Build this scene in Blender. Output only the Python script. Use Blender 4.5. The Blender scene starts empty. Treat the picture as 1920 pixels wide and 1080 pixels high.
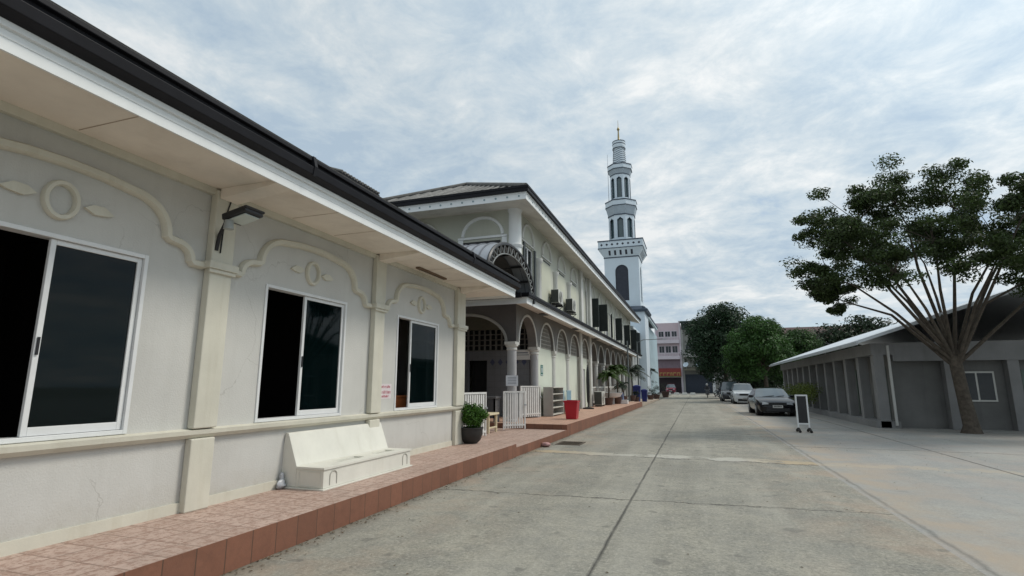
import bpy, bmesh, math, random
from mathutils import Vector, Matrix
R = math.radians
PI = math.pi
random.seed(7)
S = bpy.context.scene
COL = S.collection

# ------------------------------------------------------------ camera
H = 1.6
cd = bpy.data.cameras.new('camera')
cam = bpy.data.objects.new('camera', cd)
COL.objects.link(cam)
cd.sensor_width = 36.0
cd.lens = 988.0 / 1920.0 * 36.0
cd.clip_start = 0.1
cd.clip_end = 3000
pt, yw = R(10.4375), R(18.9531)
fw = Vector((-math.sin(yw) * math.cos(pt), math.cos(yw) * math.cos(pt), math.sin(pt)))
rt = Vector((math.cos(yw), math.sin(yw), 0))
up = rt.cross(fw)
mw = Matrix((rt, up, -fw)).transposed().to_4x4()
mw.translation = Vector((0, 0, H))
cam.matrix_world = mw
S.camera = cam

# ------------------------------------------------------------ sky and sun
S.view_settings.view_transform = 'Standard'
S.view_settings.look = 'None'
S.view_settings.exposure = 0.42
S.view_settings.gamma = 1.0
SUN_EL, SUN_AZ = R(50), R(62)          # azimuth from +Y towards +X
W = bpy.data.worlds.new('World')
S.world = W
W.use_nodes = True
nt = W.node_tree
nt.nodes.clear()
def N(t, tree=None, **k):
    n = (tree or nt).nodes.new(t)
    for a, b in k.items():
        setattr(n, a, b)
    return n
out = N('ShaderNodeOutputWorld')
bg = N('ShaderNodeBackground')
bg.inputs['Strength'].default_value = 0.1
sky = N('ShaderNodeTexSky', sky_type='NISHITA', sun_disc=False)
sky.sun_elevation = SUN_EL
sky.sun_rotation = SUN_AZ
sky.air_density = 1.0
sky.dust_density = 1.0
tc = N('ShaderNodeTexCoord')
sep = N('ShaderNodeSeparateXYZ')
nt.links.new(tc.outputs['Generated'], sep.inputs[0])
def mth(op, a, b=None, c=None, tree=None):
    n = N('ShaderNodeMath', tree, operation=op)
    for i, v in enumerate((a, b, c)):
        if v is None:
            continue
        if isinstance(v, (int, float)):
            n.inputs[i].default_value = v
        else:
            (tree or nt).links.new(v, n.inputs[i])
    return n.outputs[0]
zz = mth('ADD', mth('MAXIMUM', sep.outputs[2], 0.0), 0.16)
cx_ = mth('DIVIDE', sep.outputs[0], zz)
cy_ = mth('DIVIDE', sep.outputs[1], zz)
cmb = N('ShaderNodeCombineXYZ')
nt.links.new(cx_, cmb.inputs[0]); nt.links.new(cy_, cmb.inputs[1])
def noise(vec, sc, det, rough, dist=0.0, off=(0, 0, 0), tree=None):
    t = tree or nt
    mp = N('ShaderNodeMapping', t)
    mp.inputs['Location'].default_value = off
    t.links.new(vec, mp.inputs[0])
    n = N('ShaderNodeTexNoise', t)
    n.inputs['Scale'].default_value = sc
    n.inputs['Detail'].default_value = det
    n.inputs['Roughness'].default_value = rough
    n.inputs['Distortion'].default_value = dist
    t.links.new(mp.outputs[0], n.inputs['Vector'])
    return n.outputs[0]
def ramp(fac, stops, tree=None, interp='LINEAR'):
    t = tree or nt
    r = N('ShaderNodeValToRGB', t)
    r.color_ramp.interpolation = interp
    el = r.color_ramp.elements
    while len(el) < len(stops):
        el.new(0.5)
    for e, (p, c) in zip(el, stops):
        e.position = p
        e.color = (c, c, c, 1) if isinstance(c, (int, float)) else (*c, 1)
    t.links.new(fac, r.inputs[0])
    return r.outputs[0]
def mix(fac, a, b, tree=None, bt='MIX'):
    t = tree or nt
    m = N('ShaderNodeMix', t, data_type='RGBA', blend_type=bt)
    for s, v in ((0, fac), (6, a), (7, b)):
        if isinstance(v, (int, float)):
            m.inputs[s].default_value = v
        elif isinstance(v, tuple):
            m.inputs[s].default_value = (*v, 1)
        else:
            t.links.new(v, m.inputs[s])
    return m.outputs[2]
n1 = noise(cmb.outputs[0], 1.15, 9, 0.58, 0.25, (3.1, 1.7, 0))
n2 = noise(cmb.outputs[0], 4.4, 10, 0.66, 0.3, (8.0, 2.0, 1.0))
n3 = noise(cmb.outputs[0], 0.55, 3, 0.5, 0.0, (1.0, 5.0, 3.0))
nn = mth('ADD', mth('MULTIPLY', n1, 0.5), mth('MULTIPLY', n2, 0.5))
cloud = ramp(nn, [(0.40, (3.35, 4.2, 5.05)), (0.47, (4.1, 4.85, 5.45)), (0.53, (4.95, 5.5, 5.85)), (0.61, (6.4, 6.6, 6.65))])
# brighter cloud towards the hidden sun
sd = Vector((math.sin(SUN_AZ) * math.cos(SUN_EL), math.cos(SUN_AZ) * math.cos(SUN_EL), math.sin(SUN_EL)))
dt = N('ShaderNodeVectorMath', operation='DOT_PRODUCT')
nt.links.new(tc.outputs['Generated'], dt.inputs[0])
dt.inputs[1].default_value = sd
glow = ramp(dt.outputs['Value'], [(0.35, 0.95), (0.7, 1.08), (1.0, 1.55)])
cl2 = mix(1.0, cloud, glow, bt='MULTIPLY')
gap = mth('ADD', mth('MULTIPLY', n3, 0.55), mth('MULTIPLY', nn, 0.45))
cov = ramp(gap, [(0.38, 0.45), (0.45, 1.0)])
fin = mix(cov, sky.outputs[0], cl2)
nt.links.new(fin, bg.inputs[0])
nt.links.new(bg.outputs[0], out.inputs[0])

sl = bpy.data.lights.new('sun', 'SUN')
sl.energy = 1.5
sl.angle = R(14)
sl.color = (1.0, 0.93, 0.82)
so = bpy.data.objects.new('sun', sl)
COL.objects.link(so)
so.rotation_euler = sd.to_track_quat('Z', 'Y').to_euler()

# ------------------------------------------------------------ materials
MATS = {}
def mat(name, col, rough=0.75, var=0.12, scale=2.0, metal=0.0, bump=0.0, bscale=60.0, streak=0.0, stain=0.0,
        stain_col=(0.12, 0.11, 0.09), spec=0.4, island=0.0, trans=0.0, coat=0.0, base=None):
    if name in MATS:
        return MATS[name]
    m = bpy.data.materials.new(name)
    m.use_nodes = True
    t = m.node_tree
    b = t.nodes['Principled BSDF']
    b.inputs['Roughness'].default_value = rough
    b.inputs['Metallic'].default_value = metal
    b.inputs['Specular IOR Level'].default_value = spec
    b.inputs['Coat Weight'].default_value = coat
    g = N('ShaderNodeNewGeometry', t)
    pos = g.outputs['Position']
    f = noise(pos, scale, 6, 0.6, 0.0, tree=t)
    lo = tuple(c * (1 - var) for c in col)
    hi = tuple(min(1, c * (1 + var)) for c in col)
    c = mix(ramp(f, [(0.3, 0.0), (0.7, 1.0)], t), lo, hi, t)
    if streak > 0:
        mp = N('ShaderNodeMapping', t)
        mp.inputs['Scale'].default_value = (6, 6, 0.45)
        t.links.new(pos, mp.inputs[0])
        f2 = noise(mp.outputs[0], 1.0, 5, 0.65, tree=t)
        c = mix(mth('MULTIPLY', ramp(f2, [(0.52, 0.0), (0.75, 1.0)], t), streak, tree=t), c, stain_col, t)
    if stain > 0:
        f3 = noise(pos, 1.3, 8, 0.7, 0.4, (5, 5, 5), tree=t)
        c = mix(mth('MULTIPLY', ramp(f3, [(0.5, 0.0), (0.72, 1.0)], t), stain, tree=t), c, stain_col, t)
    if base:
        sp = N('ShaderNodeSeparateXYZ', t); t.links.new(pos, sp.inputs[0])
        fz = noise(pos, 5.0, 7, 0.75, 0.3, (1, 9, 2), tree=t)
        hz = mth('ADD', mth('SUBTRACT', sp.outputs[2], base, tree=t), mth('MULTIPLY', mth('SUBTRACT', fz, 0.5, tree=t), 0.5, tree=t), tree=t)
        c = mix(mth('MULTIPLY', ramp(hz, [(0.0, 0.75), (0.14, 0.28), (0.34, 0.0)], t), 0.8, tree=t), c, (0.36, 0.33, 0.26), t)
        vo = N('ShaderNodeTexVoronoi', t, feature='DISTANCE_TO_EDGE'); vo.inputs['Scale'].default_value = 0.55
        vm = N('ShaderNodeVectorMath', t, operation='ADD'); t.links.new(pos, vm.inputs[0])
        nz = N('ShaderNodeTexNoise', t); nz.inputs['Scale'].default_value = 1.6; nz.inputs['Detail'].default_value = 6
        t.links.new(pos, nz.inputs['Vector']); t.links.new(nz.outputs['Color'], vm.inputs[1]); t.links.new(vm.outputs[0], vo.inputs['Vector'])
        ck = mth('MULTIPLY', ramp(vo.outputs['Distance'], [(0.0, 1.0), (0.0035, 0.0)], t), ramp(noise(pos, 0.7, 2, .5, 0, (4, 4, 4), tree=t), [(0.5, 0.0), (0.6, 0.5)], t), tree=t)
        c = mix(ck, c, (0.28, 0.27, 0.24), t)
    if island > 0:
        r_ = mth('ADD', mth('MULTIPLY', g.outputs['Random Per Island'], 2 * island, tree=t), 1 - island, tree=t)
        c = mix(1.0, c, r_, t, 'MULTIPLY')
    t.links.new(c, b.inputs['Base Color'])
    if bump > 0:
        fb = noise(pos, bscale, 4, 0.6, tree=t)
        bn = N('ShaderNodeBump', t)
        bn.inputs['Strength'].default_value = bump
        bn.inputs['Distance'].default_value = 0.02
        t.links.new(fb, bn.inputs['Height'])
        t.links.new(bn.outputs[0], b.inputs['Normal'])
    if trans > 0:
        tr = N('ShaderNodeBsdfTranslucent', t)
        t.links.new(c, tr.inputs[0])
        ms = N('ShaderNodeMixShader', t)
        ms.inputs[0].default_value = trans
        t.links.new(b.outputs[0], ms.inputs[1]); t.links.new(tr.outputs[0], ms.inputs[2])
        t.links.new(ms.outputs[0], t.nodes['Material Output'].inputs[0])
    MATS[name] = m
    return m

def glassmat(name, tint, rough=0.03, alpha=0.5):
    m = bpy.data.materials.new(name)
    m.use_nodes = True
    t = m.node_tree
    b = t.nodes['Principled BSDF']
    b.inputs['Base Color'].default_value = (*tint, 1)
    b.inputs['Roughness'].default_value = rough
    b.inputs['Specular IOR Level'].default_value = 0.6
    tr = N('ShaderNodeBsdfTransparent', t)
    tr.inputs[0].default_value = (*[min(1, 0.35 + c * 4) for c in tint], 1)
    ms = N('ShaderNodeMixShader', t)
    ms.inputs[0].default_value = alpha
    t.links.new(tr.outputs[0], ms.inputs[1]); t.links.new(b.outputs[0], ms.inputs[2])
    t.links.new(ms.outputs[0], t.nodes['Material Output'].inputs[0])
    return m

wall_c = mat('wall_paint', (0.56, 0.555, 0.525), 0.8, 0.06, 1.2, bump=0.2, bscale=60, streak=0.14, stain_col=(0.36, 0.35, 0.31), base=0.28)
trim_c = mat('cream_trim', (0.61, 0.59, 0.50), 0.7, 0.07, 2.5, streak=0.22, stain_col=(0.33, 0.28, 0.17), bump=0.1)
soffit_m = mat('soffit_board', (0.80, 0.73, 0.64), 0.8, 0.09, 1.3, stain=0.25, stain_col=(0.36, 0.27, 0.2))
fascia_m = mat('white_fascia', (0.78, 0.80, 0.80), 0.5, 0.05, 2.0, streak=0.1, stain_col=(0.4, 0.42, 0.42))
gutter_m = mat('black_gutter', (0.010, 0.010, 0.013), 0.55, 0.3, 3.0, spec=0.18)
tile_m = mat('roof_tile', (0.15, 0.145, 0.135), 0.7, 0.3, 4.0, island=0.25, bump=0.2)
tile_dark = mat('roof_tile_gap', (0.02, 0.02, 0.02), 0.9, 0.2, 4.0)
alu = mat('white_aluminium', (0.72, 0.73, 0.73), 0.35, 0.05, 5.0, spec=0.5)
glass_t = glassmat('teal_glass', (0.003, 0.012, 0.013), 0.03, 0.34)
curtain_m = mat('teal_curtain', (0.008, 0.045, 0.045), 0.9, 0.2, 3)
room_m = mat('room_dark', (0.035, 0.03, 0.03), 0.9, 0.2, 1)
grey_dk = mat('darker_grey', (0.088, 0.084, 0.086), 0.75, 0.12, 1.5, bump=0.15)  # darker than the side arcade's grey; porch front, ceiling, lunette backing
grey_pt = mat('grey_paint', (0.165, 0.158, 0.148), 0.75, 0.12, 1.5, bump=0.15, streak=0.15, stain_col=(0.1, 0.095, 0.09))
white_pt = mat('white_paint', (0.58, 0.58, 0.55), 0.7, 0.07, 2.5, streak=0.2, stain_col=(0.3, 0.29, 0.26), bump=0.1)
cream_pt = mat('pale_cream_paint', (0.62, 0.66, 0.57), 0.75, 0.06, 1.2, streak=0.12, stain_col=(0.38, 0.38, 0.3))
upper_pt = mat('upper_wall_paint', (0.48, 0.49, 0.42), 0.8, 0.07, 1.0, streak=0.18, stain_col=(0.3, 0.29, 0.25), bump=0.15)
upper_cr = mat('upper_panel_paint', (0.54, 0.55, 0.45), 0.8, 0.06, 1.0, streak=0.1, stain_col=(0.35, 0.34, 0.27))
col_pt = mat('grey_column_paint', (0.40, 0.40, 0.41), 0.65, 0.08, 2.5, streak=0.2, stain_col=(0.2, 0.2, 0.2))
black_m = mat('black_metal', (0.02, 0.02, 0.022), 0.4, 0.2, 4)
dgreen = mat('dark_green_shutter', (0.022, 0.03, 0.03), 0.5, 0.2, 3)
min_m = mat('minaret_paint', (0.60, 0.68, 0.74), 0.6, 0.05, 0.5, streak=0.1, stain_col=(0.4, 0.47, 0.52))
min_dk = mat('minaret_slate_line', (0.05, 0.068, 0.095), 0.6, 0.1, 2)
min_grey = mat('minaret_grey_band', (0.36, 0.42, 0.47), 0.6, 0.08, 2)
louv_m = mat('minaret_opening_louvre', (0.032, 0.036, 0.05), 0.6, 0.2, 4)
mglass = mat('minaret_glass', (0.05, 0.09, 0.10), 0.12, 0.25, 2.0, spec=0.8)
gold = mat('gold_paint', (0.30, 0.24, 0.12), 0.4, 0.1, 3, metal=0.6)
steel = mat('galvanised_steel', (0.45, 0.47, 0.49), 0.4, 0.1, 4, metal=0.6)
rubber = mat('rubber', (0.02, 0.02, 0.02), 0.85, 0.2, 6)
bark = mat('bark', (0.085, 0.07, 0.055), 0.9, 0.4, 8, bump=0.9, bscale=25)
pvc = mat('pale_pipe', (0.5, 0.5, 0.48), 0.5, 0.05, 3)

# --------------------------------------------- ground materials
def road_material(lot=False):
    m = bpy.data.materials.new('patched_concrete_lot' if lot else 'worn_concrete_road')
    m.use_nodes = True
    t = m.node_tree
    b = t.nodes['Principled BSDF']
    b.inputs['Roughness'].default_value = 0.85
    g = N('ShaderNodeNewGeometry', t)
    pos = g.outputs['Position']
    sp = N('ShaderNodeSeparateXYZ', t); t.links.new(pos, sp.inputs[0])
    X, Y = sp.outputs[0], sp.outputs[1]
    big = noise(pos, 0.5, 8, 0.68, 0.3, tree=t)
    mid = noise(pos, 2.2, 8, 0.75, 0.2, (4, 1, 0), tree=t)
    fine = noise(pos, 26, 4, 0.85, 0.0, tree=t)
    grit = noise(pos, 8, 6, 0.8, 0.3, tree=t)
    c = mix(ramp(big, [(0.36, 0.0), (0.64, 1.0)], t), (0.225, 0.215, 0.178), (0.325, 0.308, 0.252), t)
    c = mix(mth('MULTIPLY', ramp(mid, [(0.44, 0.0), (0.60, 1.0)], t), 0.55, tree=t), c, (0.165, 0.165, 0.148), t)
    c = mix(mth('MULTIPLY', ramp(fine, [(0.52, 0.0), (0.66, 1.0)], t), 0.6, tree=t), c, (0.46, 0.44, 0.38), t)
    c = mix(mth('MULTIPLY', ramp(fine, [(0.36, 1.0), (0.48, 0.0)], t), 0.65, tree=t), c, (0.09, 0.09, 0.08), t)
    c = mix(mth('MULTIPLY', ramp(grit, [(0.34, 1.0), (0.5, 0.0)], t), 0.5, tree=t), c, (0.12, 0.118, 0.10), t)
    # long tyre-polished bands that run down the road
    mp = N('ShaderNodeMapping', t); mp.inputs['Scale'].default_value = (1.3, 0.09, 1)
    t.links.new(pos, mp.inputs[0])
    bnd = noise(mp.outputs[0], 1.0, 5, 0.6, 0.2, tree=t)
    c = mix(mth('MULTIPLY', ramp(bnd, [(0.45, 0.0), (0.65, 1.0)], t), 0.35, tree=t), c, (0.40, 0.385, 0.33), t)
    # rusty stains near the edges
    rs = noise(pos, 0.8, 6, 0.65, 0.5, (9, 3, 0), tree=t)
    edge = mth('MAXIMUM', ramp(mth('DIVIDE', mth('ADD', X, 5.0, tree=t), 10.0, tree=t), [(0.1, 1.0), (0.32, 0.0)], t),
               ramp(mth('DIVIDE', mth('ADD', X, 5.0, tree=t), 10.0, tree=t), [(0.55, 0.0), (0.72, 1.0)], t), tree=t)
    c = mix(mth('MULTIPLY', mth('MULTIPLY', ramp(rs, [(0.46, 0.0), (0.62, 1.0)], t), edge, tree=t), 0.35, tree=t), c, (0.40, 0.27, 0.18), t)
    spots = ramp(noise(pos, 3.1, 3, 0.45, 0.1, (7, 7, 0), tree=t), [(0.66, 0.0), (0.71, 0.45)], t)
    c = mix(spots, c, (0.085, 0.083, 0.075), t)
    # joints
    wob = mth('MULTIPLY', mth('SUBTRACT', noise(pos, 1.3, 7, 0.75, tree=t), 0.5, tree=t), 0.55, tree=t)
    wobs = mth('MULTIPLY', wob, 0.10, tree=t)
    def line(coord, at, w, w_=None):
        d = mth('ABSOLUTE', mth('SUBTRACT', mth('ADD', coord, w_ if w_ is not None else wob, tree=t), at, tree=t), tree=t)
        return mth('SUBTRACT', 1.0, mth('SMOOTH_MIN', mth('DIVIDE', d, w, tree=t), 1.0, 0.2, tree=t), tree=t)
    slant = mth('MULTIPLY', X, -0.055, tree=t)
    Ys = mth('ADD', Y, slant, tree=t)
    Ys2 = mth('ADD', Y, mth('MULTIPLY', X, 0.03, tree=t), tree=t)
    L = line(X, -0.97, 0.028, wobs)
    for at, w, cc in ((8.06, 0.035, Ys), (3.3, 0.04, Ys), (19.6, 0.035, Ys2), (26.4, 0.05, Ys2), (33.5, 0.07, Ys2), (41, 0.08, Ys2), (49, 0.1, Ys2)):
        L = mth('MAXIMUM', L, line(cc, at, w), tree=t)
    L = mth('MAXIMUM', L, line(Ys2, 12.62, 0.065, mth('MULTIPLY', wob, 1.5, tree=t)), tree=t)
    frag = ramp(noise(pos, 0.9, 3, 0.5, 0, (2, 8, 1), tree=t), [(0.3, 0.45), (0.5, 1.0)], t)
    # pale mortar repair along the second joint, ochre at its ends
    pw = mth('MULTIPLY', line(Ys2, 12.9, 0.42, mth('MULTIPLY', wob, 1.9, tree=t)), ramp(noise(pos, 2.6, 6, .7, .5, (1, 1, 7), tree=t), [(0.40, 0.1), (0.52, 1.2)], t), tree=t)
    och = mth('MAXIMUM', ramp(mth('DIVIDE', mth('ADD', X, 5.0, tree=t), 10.0, tree=t), [(0.15, 1.0), (0.33, 0.0)], t),
              ramp(mth('DIVIDE', mth('ADD', X, 5.0, tree=t), 10.0, tree=t), [(0.58, 0.0), (0.66, 1.0)], t), tree=t)
    pcol = mix(och, (0.47, 0.455, 0.40), (0.44, 0.34, 0.21), t)
    c = mix(mth('MULTIPLY', ramp(pw, [(0.1, 0.0), (0.6, 1.0)], t), 0.7, tree=t), c, pcol, t)
    if lot:
        och2 = ramp(mth('DIVIDE', mth('SUBTRACT', mth('ADD', X, wob, tree=t), 2.2, tree=t), 3.0, tree=t), [(0.0, 0.0), (0.10, 0.8), (0.35, 0.25), (0.6, 0.0)], t)
        slab = ramp(mth('ABSOLUTE', mth('SUBTRACT', mth('PINGPONG', mth('ADD', Y, mth('MULTIPLY', X, .12, tree=t), tree=t), 3.6, tree=t), 1.8, tree=t), tree=t), [(0.0, 0.0), (1.0, 1.0)], t)
        c = mix(0.35, c, (0.36, 0.37, 0.375), t)
        c = mix(mth('MULTIPLY', slab, 0.18, tree=t), c, (0.22, 0.24, 0.26), t)
        c = mix(mth('MULTIPLY', och2, ramp(rs, [(0.35, 0.0), (0.6, 0.8)], t), tree=t), c, (0.38, 0.30, 0.21), t)
        L = mth('MAXIMUM', mth('MAXIMUM', mth('MULTIPLY', line(X, 2.34, .05, mth('MULTIPLY', wob, .35, tree=t)), .45, tree=t), line(Ys2, 16.2, .05), tree=t), mth('MAXIMUM', line(X, 5.4, .04, wobs), line(Ys2, 23.1, .05), tree=t), tree=t)
    c = mix(mth('MULTIPLY', mth('MULTIPLY', L, frag, tree=t), 0.92, tree=t), c, (0.035, 0.034, 0.03), t)
    # darker strip with a noisy edge along the kerb
    kd = ramp(mth('DIVIDE', mth('ADD', mth('ADD', X, 3.95, tree=t), mth('MULTIPLY', wob, 0.8, tree=t), tree=t), 0.5, tree=t), [(0.0, 0.8), (0.16, 0.4), (0.5, 0.0)], t)
    c = mix(kd, c, (0.10, 0.09, 0.065), t)
    t.links.new(c, b.inputs['Base Color'])
    bn = N('ShaderNodeBump', t); bn.inputs['Strength'].default_value = 0.35; bn.inputs['Distance'].default_value = 0.02
    hgt = mth('SUBTRACT', mth('ADD', fine, mid, tree=t), mth('MULTIPLY', L, 3.0, tree=t), tree=t)
    t.links.new(hgt, bn.inputs['Height']); t.links.new(bn.outputs[0], b.inputs['Normal'])
    return m

def tile_floor(name, c1, c2, grout, size, axes='XY', msize=0.006, mot=0.5, dark=(0.16, 0.08, 0.05), offs=0.0):
    m = bpy.data.materials.new(name)
    m.use_nodes = True
    t = m.node_tree
    b = t.nodes['Principled BSDF']
    b.inputs['Roughness'].default_value = 0.6
    g = N('ShaderNodeNewGeometry', t)
    sp = N('ShaderNodeSeparateXYZ', t); t.links.new(g.outputs['Position'], sp.inputs[0])
    cm = N('ShaderNodeCombineXYZ', t)
    a, bb = {'XY': (0, 1), 'YZ': (1, 2), 'XZ': (0, 2)}[axes]
    t.links.new(mth('DIVIDE', sp.outputs[a], size[0], tree=t), cm.inputs[0])
    t.links.new(mth('DIVIDE', mth('ADD', sp.outputs[bb], offs, tree=t), size[1], tree=t), cm.inputs[1])
    br = N('ShaderNodeTexBrick', t)
    br.offset = 0.0
    br.inputs['Scale'].default_value = 1.0
    br.inputs['Mortar Size'].default_value = msize / size[0]
    br.inputs['Mortar Smooth'].default_value = 0.3
    br.inputs['Brick Width'].default_value = 1.0
    br.inputs['Row Height'].default_value = 1.0
    br.inputs['Color1'].default_value = (*c1, 1)
    br.inputs['Color2'].default_value = (*c2, 1)
    br.inputs['Mortar'].default_value = (*grout, 1)
    t.links.new(cm.outputs[0], br.inputs[0])
    f = noise(g.outputs['Position'], 14, 6, 0.85, 0.25, tree=t)
    f2 = noise(g.outputs['Position'], 1.3, 7, 0.7, 0.6, (3, 2, 0), tree=t)
    c = mix(mth('MULTIPLY', ramp(f, [(0.43, 1.0), (0.53, 0.0)], t), mot, tree=t), br.outputs[0], dark, t)
    c = mix(mth('MULTIPLY', ramp(f2, [(0.5, 0.0), (0.75, 1.0)], t), 0.45, tree=t), c, tuple(v * 0.4 for v in c1), t)
    t.links.new(c, b.inputs['Base Color'])
    bn = N('ShaderNodeBump', t); bn.inputs['Strength'].default_value = 0.25; bn.inputs['Distance'].default_value = 0.01
    t.links.new(mth('SUBTRACT', f, mth('MULTIPLY', br.outputs['Fac'], 1.5, tree=t), tree=t), bn.inputs['Height'])
    t.links.new(bn.outputs[0], b.inputs['Normal'])
    return m
road_m = road_material()
walk_m = tile_floor('mottled_pink_tile', (0.54, 0.405, 0.34), (0.47, 0.345, 0.285), (0.27, 0.19, 0.15), (0.3, 0.3), 'XY', 0.009, 0.7, (0.26, 0.145, 0.105))
walk2_m = tile_floor('orange_pink_tile', (0.58, 0.37, 0.27), (0.50, 0.31, 0.22), (0.3, 0.2, 0.15), (0.3, 0.3), 'XY', 0.008, 0.35)
kerb_m = tile_floor('terracotta_kerb_tile', (0.245, 0.105, 0.064), (0.19, 0.082, 0.05), (0.10, 0.055, 0.035), (0.295, 0.6), 'YZ', 0.007, 0.2, (0.12, 0.06, 0.04), 0.1)
kerbx_m = tile_floor('terracotta_step_tile', (0.245, 0.105, 0.064), (0.19, 0.082, 0.05), (0.10, 0.055, 0.035), (0.295, 0.6), 'XZ', 0.007, 0.2, (0.12, 0.06, 0.04), 0.1)
porchtile = tile_floor('grey_blue_wall_tile', (0.19, 0.195, 0.205), (0.175, 0.18, 0.19), (0.15, 0.15, 0.155), (0.25, 0.25), 'XZ', 0.008, 0.15, (0.1, 0.11, 0.14))

# ------------------------------------------------------------ mesh builder
def wloc(p):
    v = Vector((0, 0, 0))
    while p is not None:
        v += p.location
        p = p.parent
    return v
class MB:
    def __init__(s):
        s.v = []; s.f = []
    def add(s, vs, fs):
        o = len(s.v)
        s.v += [tuple(v) for v in vs]
        s.f += [tuple(i + o for i in f) for f in fs]
        return s
    def box(s, x0, x1, y0, y1, z0, z1):
        if x0 > x1: x0, x1 = x1, x0
        if y0 > y1: y0, y1 = y1, y0
        if z0 > z1: z0, z1 = z1, z0
        v = [(x0, y0, z0), (x1, y0, z0), (x1, y1, z0), (x0, y1, z0), (x0, y0, z1), (x1, y0, z1), (x1, y1, z1), (x0, y1, z1)]
        return s.add(v, [(0, 3, 2, 1), (4, 5, 6, 7), (0, 1, 5, 4), (1, 2, 6, 5), (2, 3, 7, 6), (3, 0, 4, 7)])
    def poly(s, *p):
        return s.add(p, [tuple(range(len(p)))])
    def obox(s, c, size, rz=0.0, rx=0.0, ry=0.0):
        m = Matrix.Rotation(rz, 3, 'Z') @ Matrix.Rotation(ry, 3, 'Y') @ Matrix.Rotation(rx, 3, 'X')
        v = []
        for dz in (-.5, .5):
            for dx, dy in ((-.5, -.5), (.5, -.5), (.5, .5), (-.5, .5)):
                v.append(Vector(c) + m @ Vector((dx * size[0], dy * size[1], dz * size[2])))
        return s.add(v, [(0, 3, 2, 1), (4, 5, 6, 7), (0, 1, 5, 4), (1, 2, 6, 5), (2, 3, 7, 6), (3, 0, 4, 7)])
    def prism(s, pts, a0, a1, fn):
        """pts (u,v) closed ring; fn(u,v,a)->xyz"""
        n = len(pts)
        v = [fn(u, w, a0) for u, w in pts] + [fn(u, w, a1) for u, w in pts]
        f = [(i, (i + 1) % n, n + (i + 1) % n, n + i) for i in range(n)]
        f += [tuple(range(n - 1, -1, -1)), tuple(range(n, 2 * n))]
        return s.add(v, f)
    def cyl(s, a, b, r0, r1=None, n=12, cap=True, ph=0.0):
        r1 = r0 if r1 is None else r1
        a, b = Vector(a), Vector(b)
        d = (b - a).normalized()
        u = d.orthogonal().normalized() if abs(d.z) < 0.999 else Vector((1, 0, 0))
        w = d.cross(u)
        v = []
        for c, r in ((a, r0), (b, r1)):
            for i in range(n):
                t = 2 * PI * i / n + ph
                v.append(c + (u * math.cos(t) + w * math.sin(t)) * r)
        f = [(i, (i + 1) % n, n + (i + 1) % n, n + i) for i in range(n)]
        if cap: f += [tuple(range(n - 1, -1, -1)), tuple(range(n, 2 * n))]
        return s.add(v, f)
    def tube(s, pts, r, n=8):
        rr = r if isinstance(r, (list, tuple)) else [r] * len(pts)
        P = [Vector(p) for p in pts]
        rings = []; prev = None
        for i, p in enumerate(P):
            d = (P[min(i + 1, len(P) - 1)] - P[max(i - 1, 0)]).normalized()
            if prev is None:
                u = d.orthogonal().normalized()
            else:
                u = (prev - d * prev.dot(d)).normalized()
            prev = u; w = d.cross(u)
            rings.append([p + (u * math.cos(2 * PI * k / n) + w * math.sin(2 * PI * k / n)) * rr[i] for k in range(n)])
        v = [q for g in rings for q in g]
        f = []
        for i in range(len(P) - 1):
            for k in range(n):
                f.append((i * n + k, i * n + (k + 1) % n, (i + 1) * n + (k + 1) % n, (i + 1) * n + k))
        f += [tuple(range(n - 1, -1, -1)), tuple(range((len(P) - 1) * n, len(P) * n))]
        return s.add(v, f)
    def lathe(s, c, prof, n=16, ph=0.0, sx=1.0):
        v = []; f = []
        for r, z in prof:
            for k in range(n):
                t = 2 * PI * k / n + ph
                v.append((c[0] + r * math.cos(t) * sx, c[1] + r * math.sin(t), c[2] + z))
        for i in range(len(prof) - 1):
            for k in range(n):
                f.append((i * n + k, i * n + (k + 1) % n, (i + 1) * n + (k + 1) % n, (i + 1) * n + k))
        f.append(tuple(range(n - 1, -1, -1)))
        f.append(tuple(range((len(prof) - 1) * n, len(prof) * n)))
        return s.add(v, f)
    def sweep(s, path, w, d0, d1, fn, closed=False):
        """flat moulding along (u,v) path, width w, from depth d0 to d1"""
        n = len(path); L = []; Rr = []
        for i in range(n):
            a = path[(i - 1) % n] if closed or i > 0 else path[i]
            b = path[(i + 1) % n] if closed or i < n - 1 else path[i]
            dx, dy = b[0] - a[0], b[1] - a[1]
            l = math.hypot(dx, dy) or 1
            nx, ny = -dy / l, dx / l
            L.append((path[i][0] + nx * w / 2, path[i][1] + ny * w / 2))
            Rr.append((path[i][0] - nx * w / 2, path[i][1] - ny * w / 2))
        v = []
        dm = d1
        for i in range(n):
            Li, Ri = L[i], Rr[i]
            Lm = (Li[0] * .8 + Ri[0] * .2, Li[1] * .8 + Ri[1] * .2); Rm = (Li[0] * .2 + Ri[0] * .8, Li[1] * .2 + Ri[1] * .8)
            dh = d0 + (d1 - d0) * .6
            v += [fn(*Li, d0), fn(*Li, dh), fn(*Lm, d1), fn(*Rm, d1), fn(*Ri, dh), fn(*Ri, d0)]
        f = []
        m = n if closed else n - 1
        for i in range(m):
            j = (i + 1) % n
            for k in range(5):
                f.append((6 * i + k, 6 * i + k + 1, 6 * j + k + 1, 6 * j + k))
        if not closed:
            f += [(5, 4, 3, 2, 1, 0), tuple(6 * (n - 1) + k for k in range(6))]
        return s.add(v, f)
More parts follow.
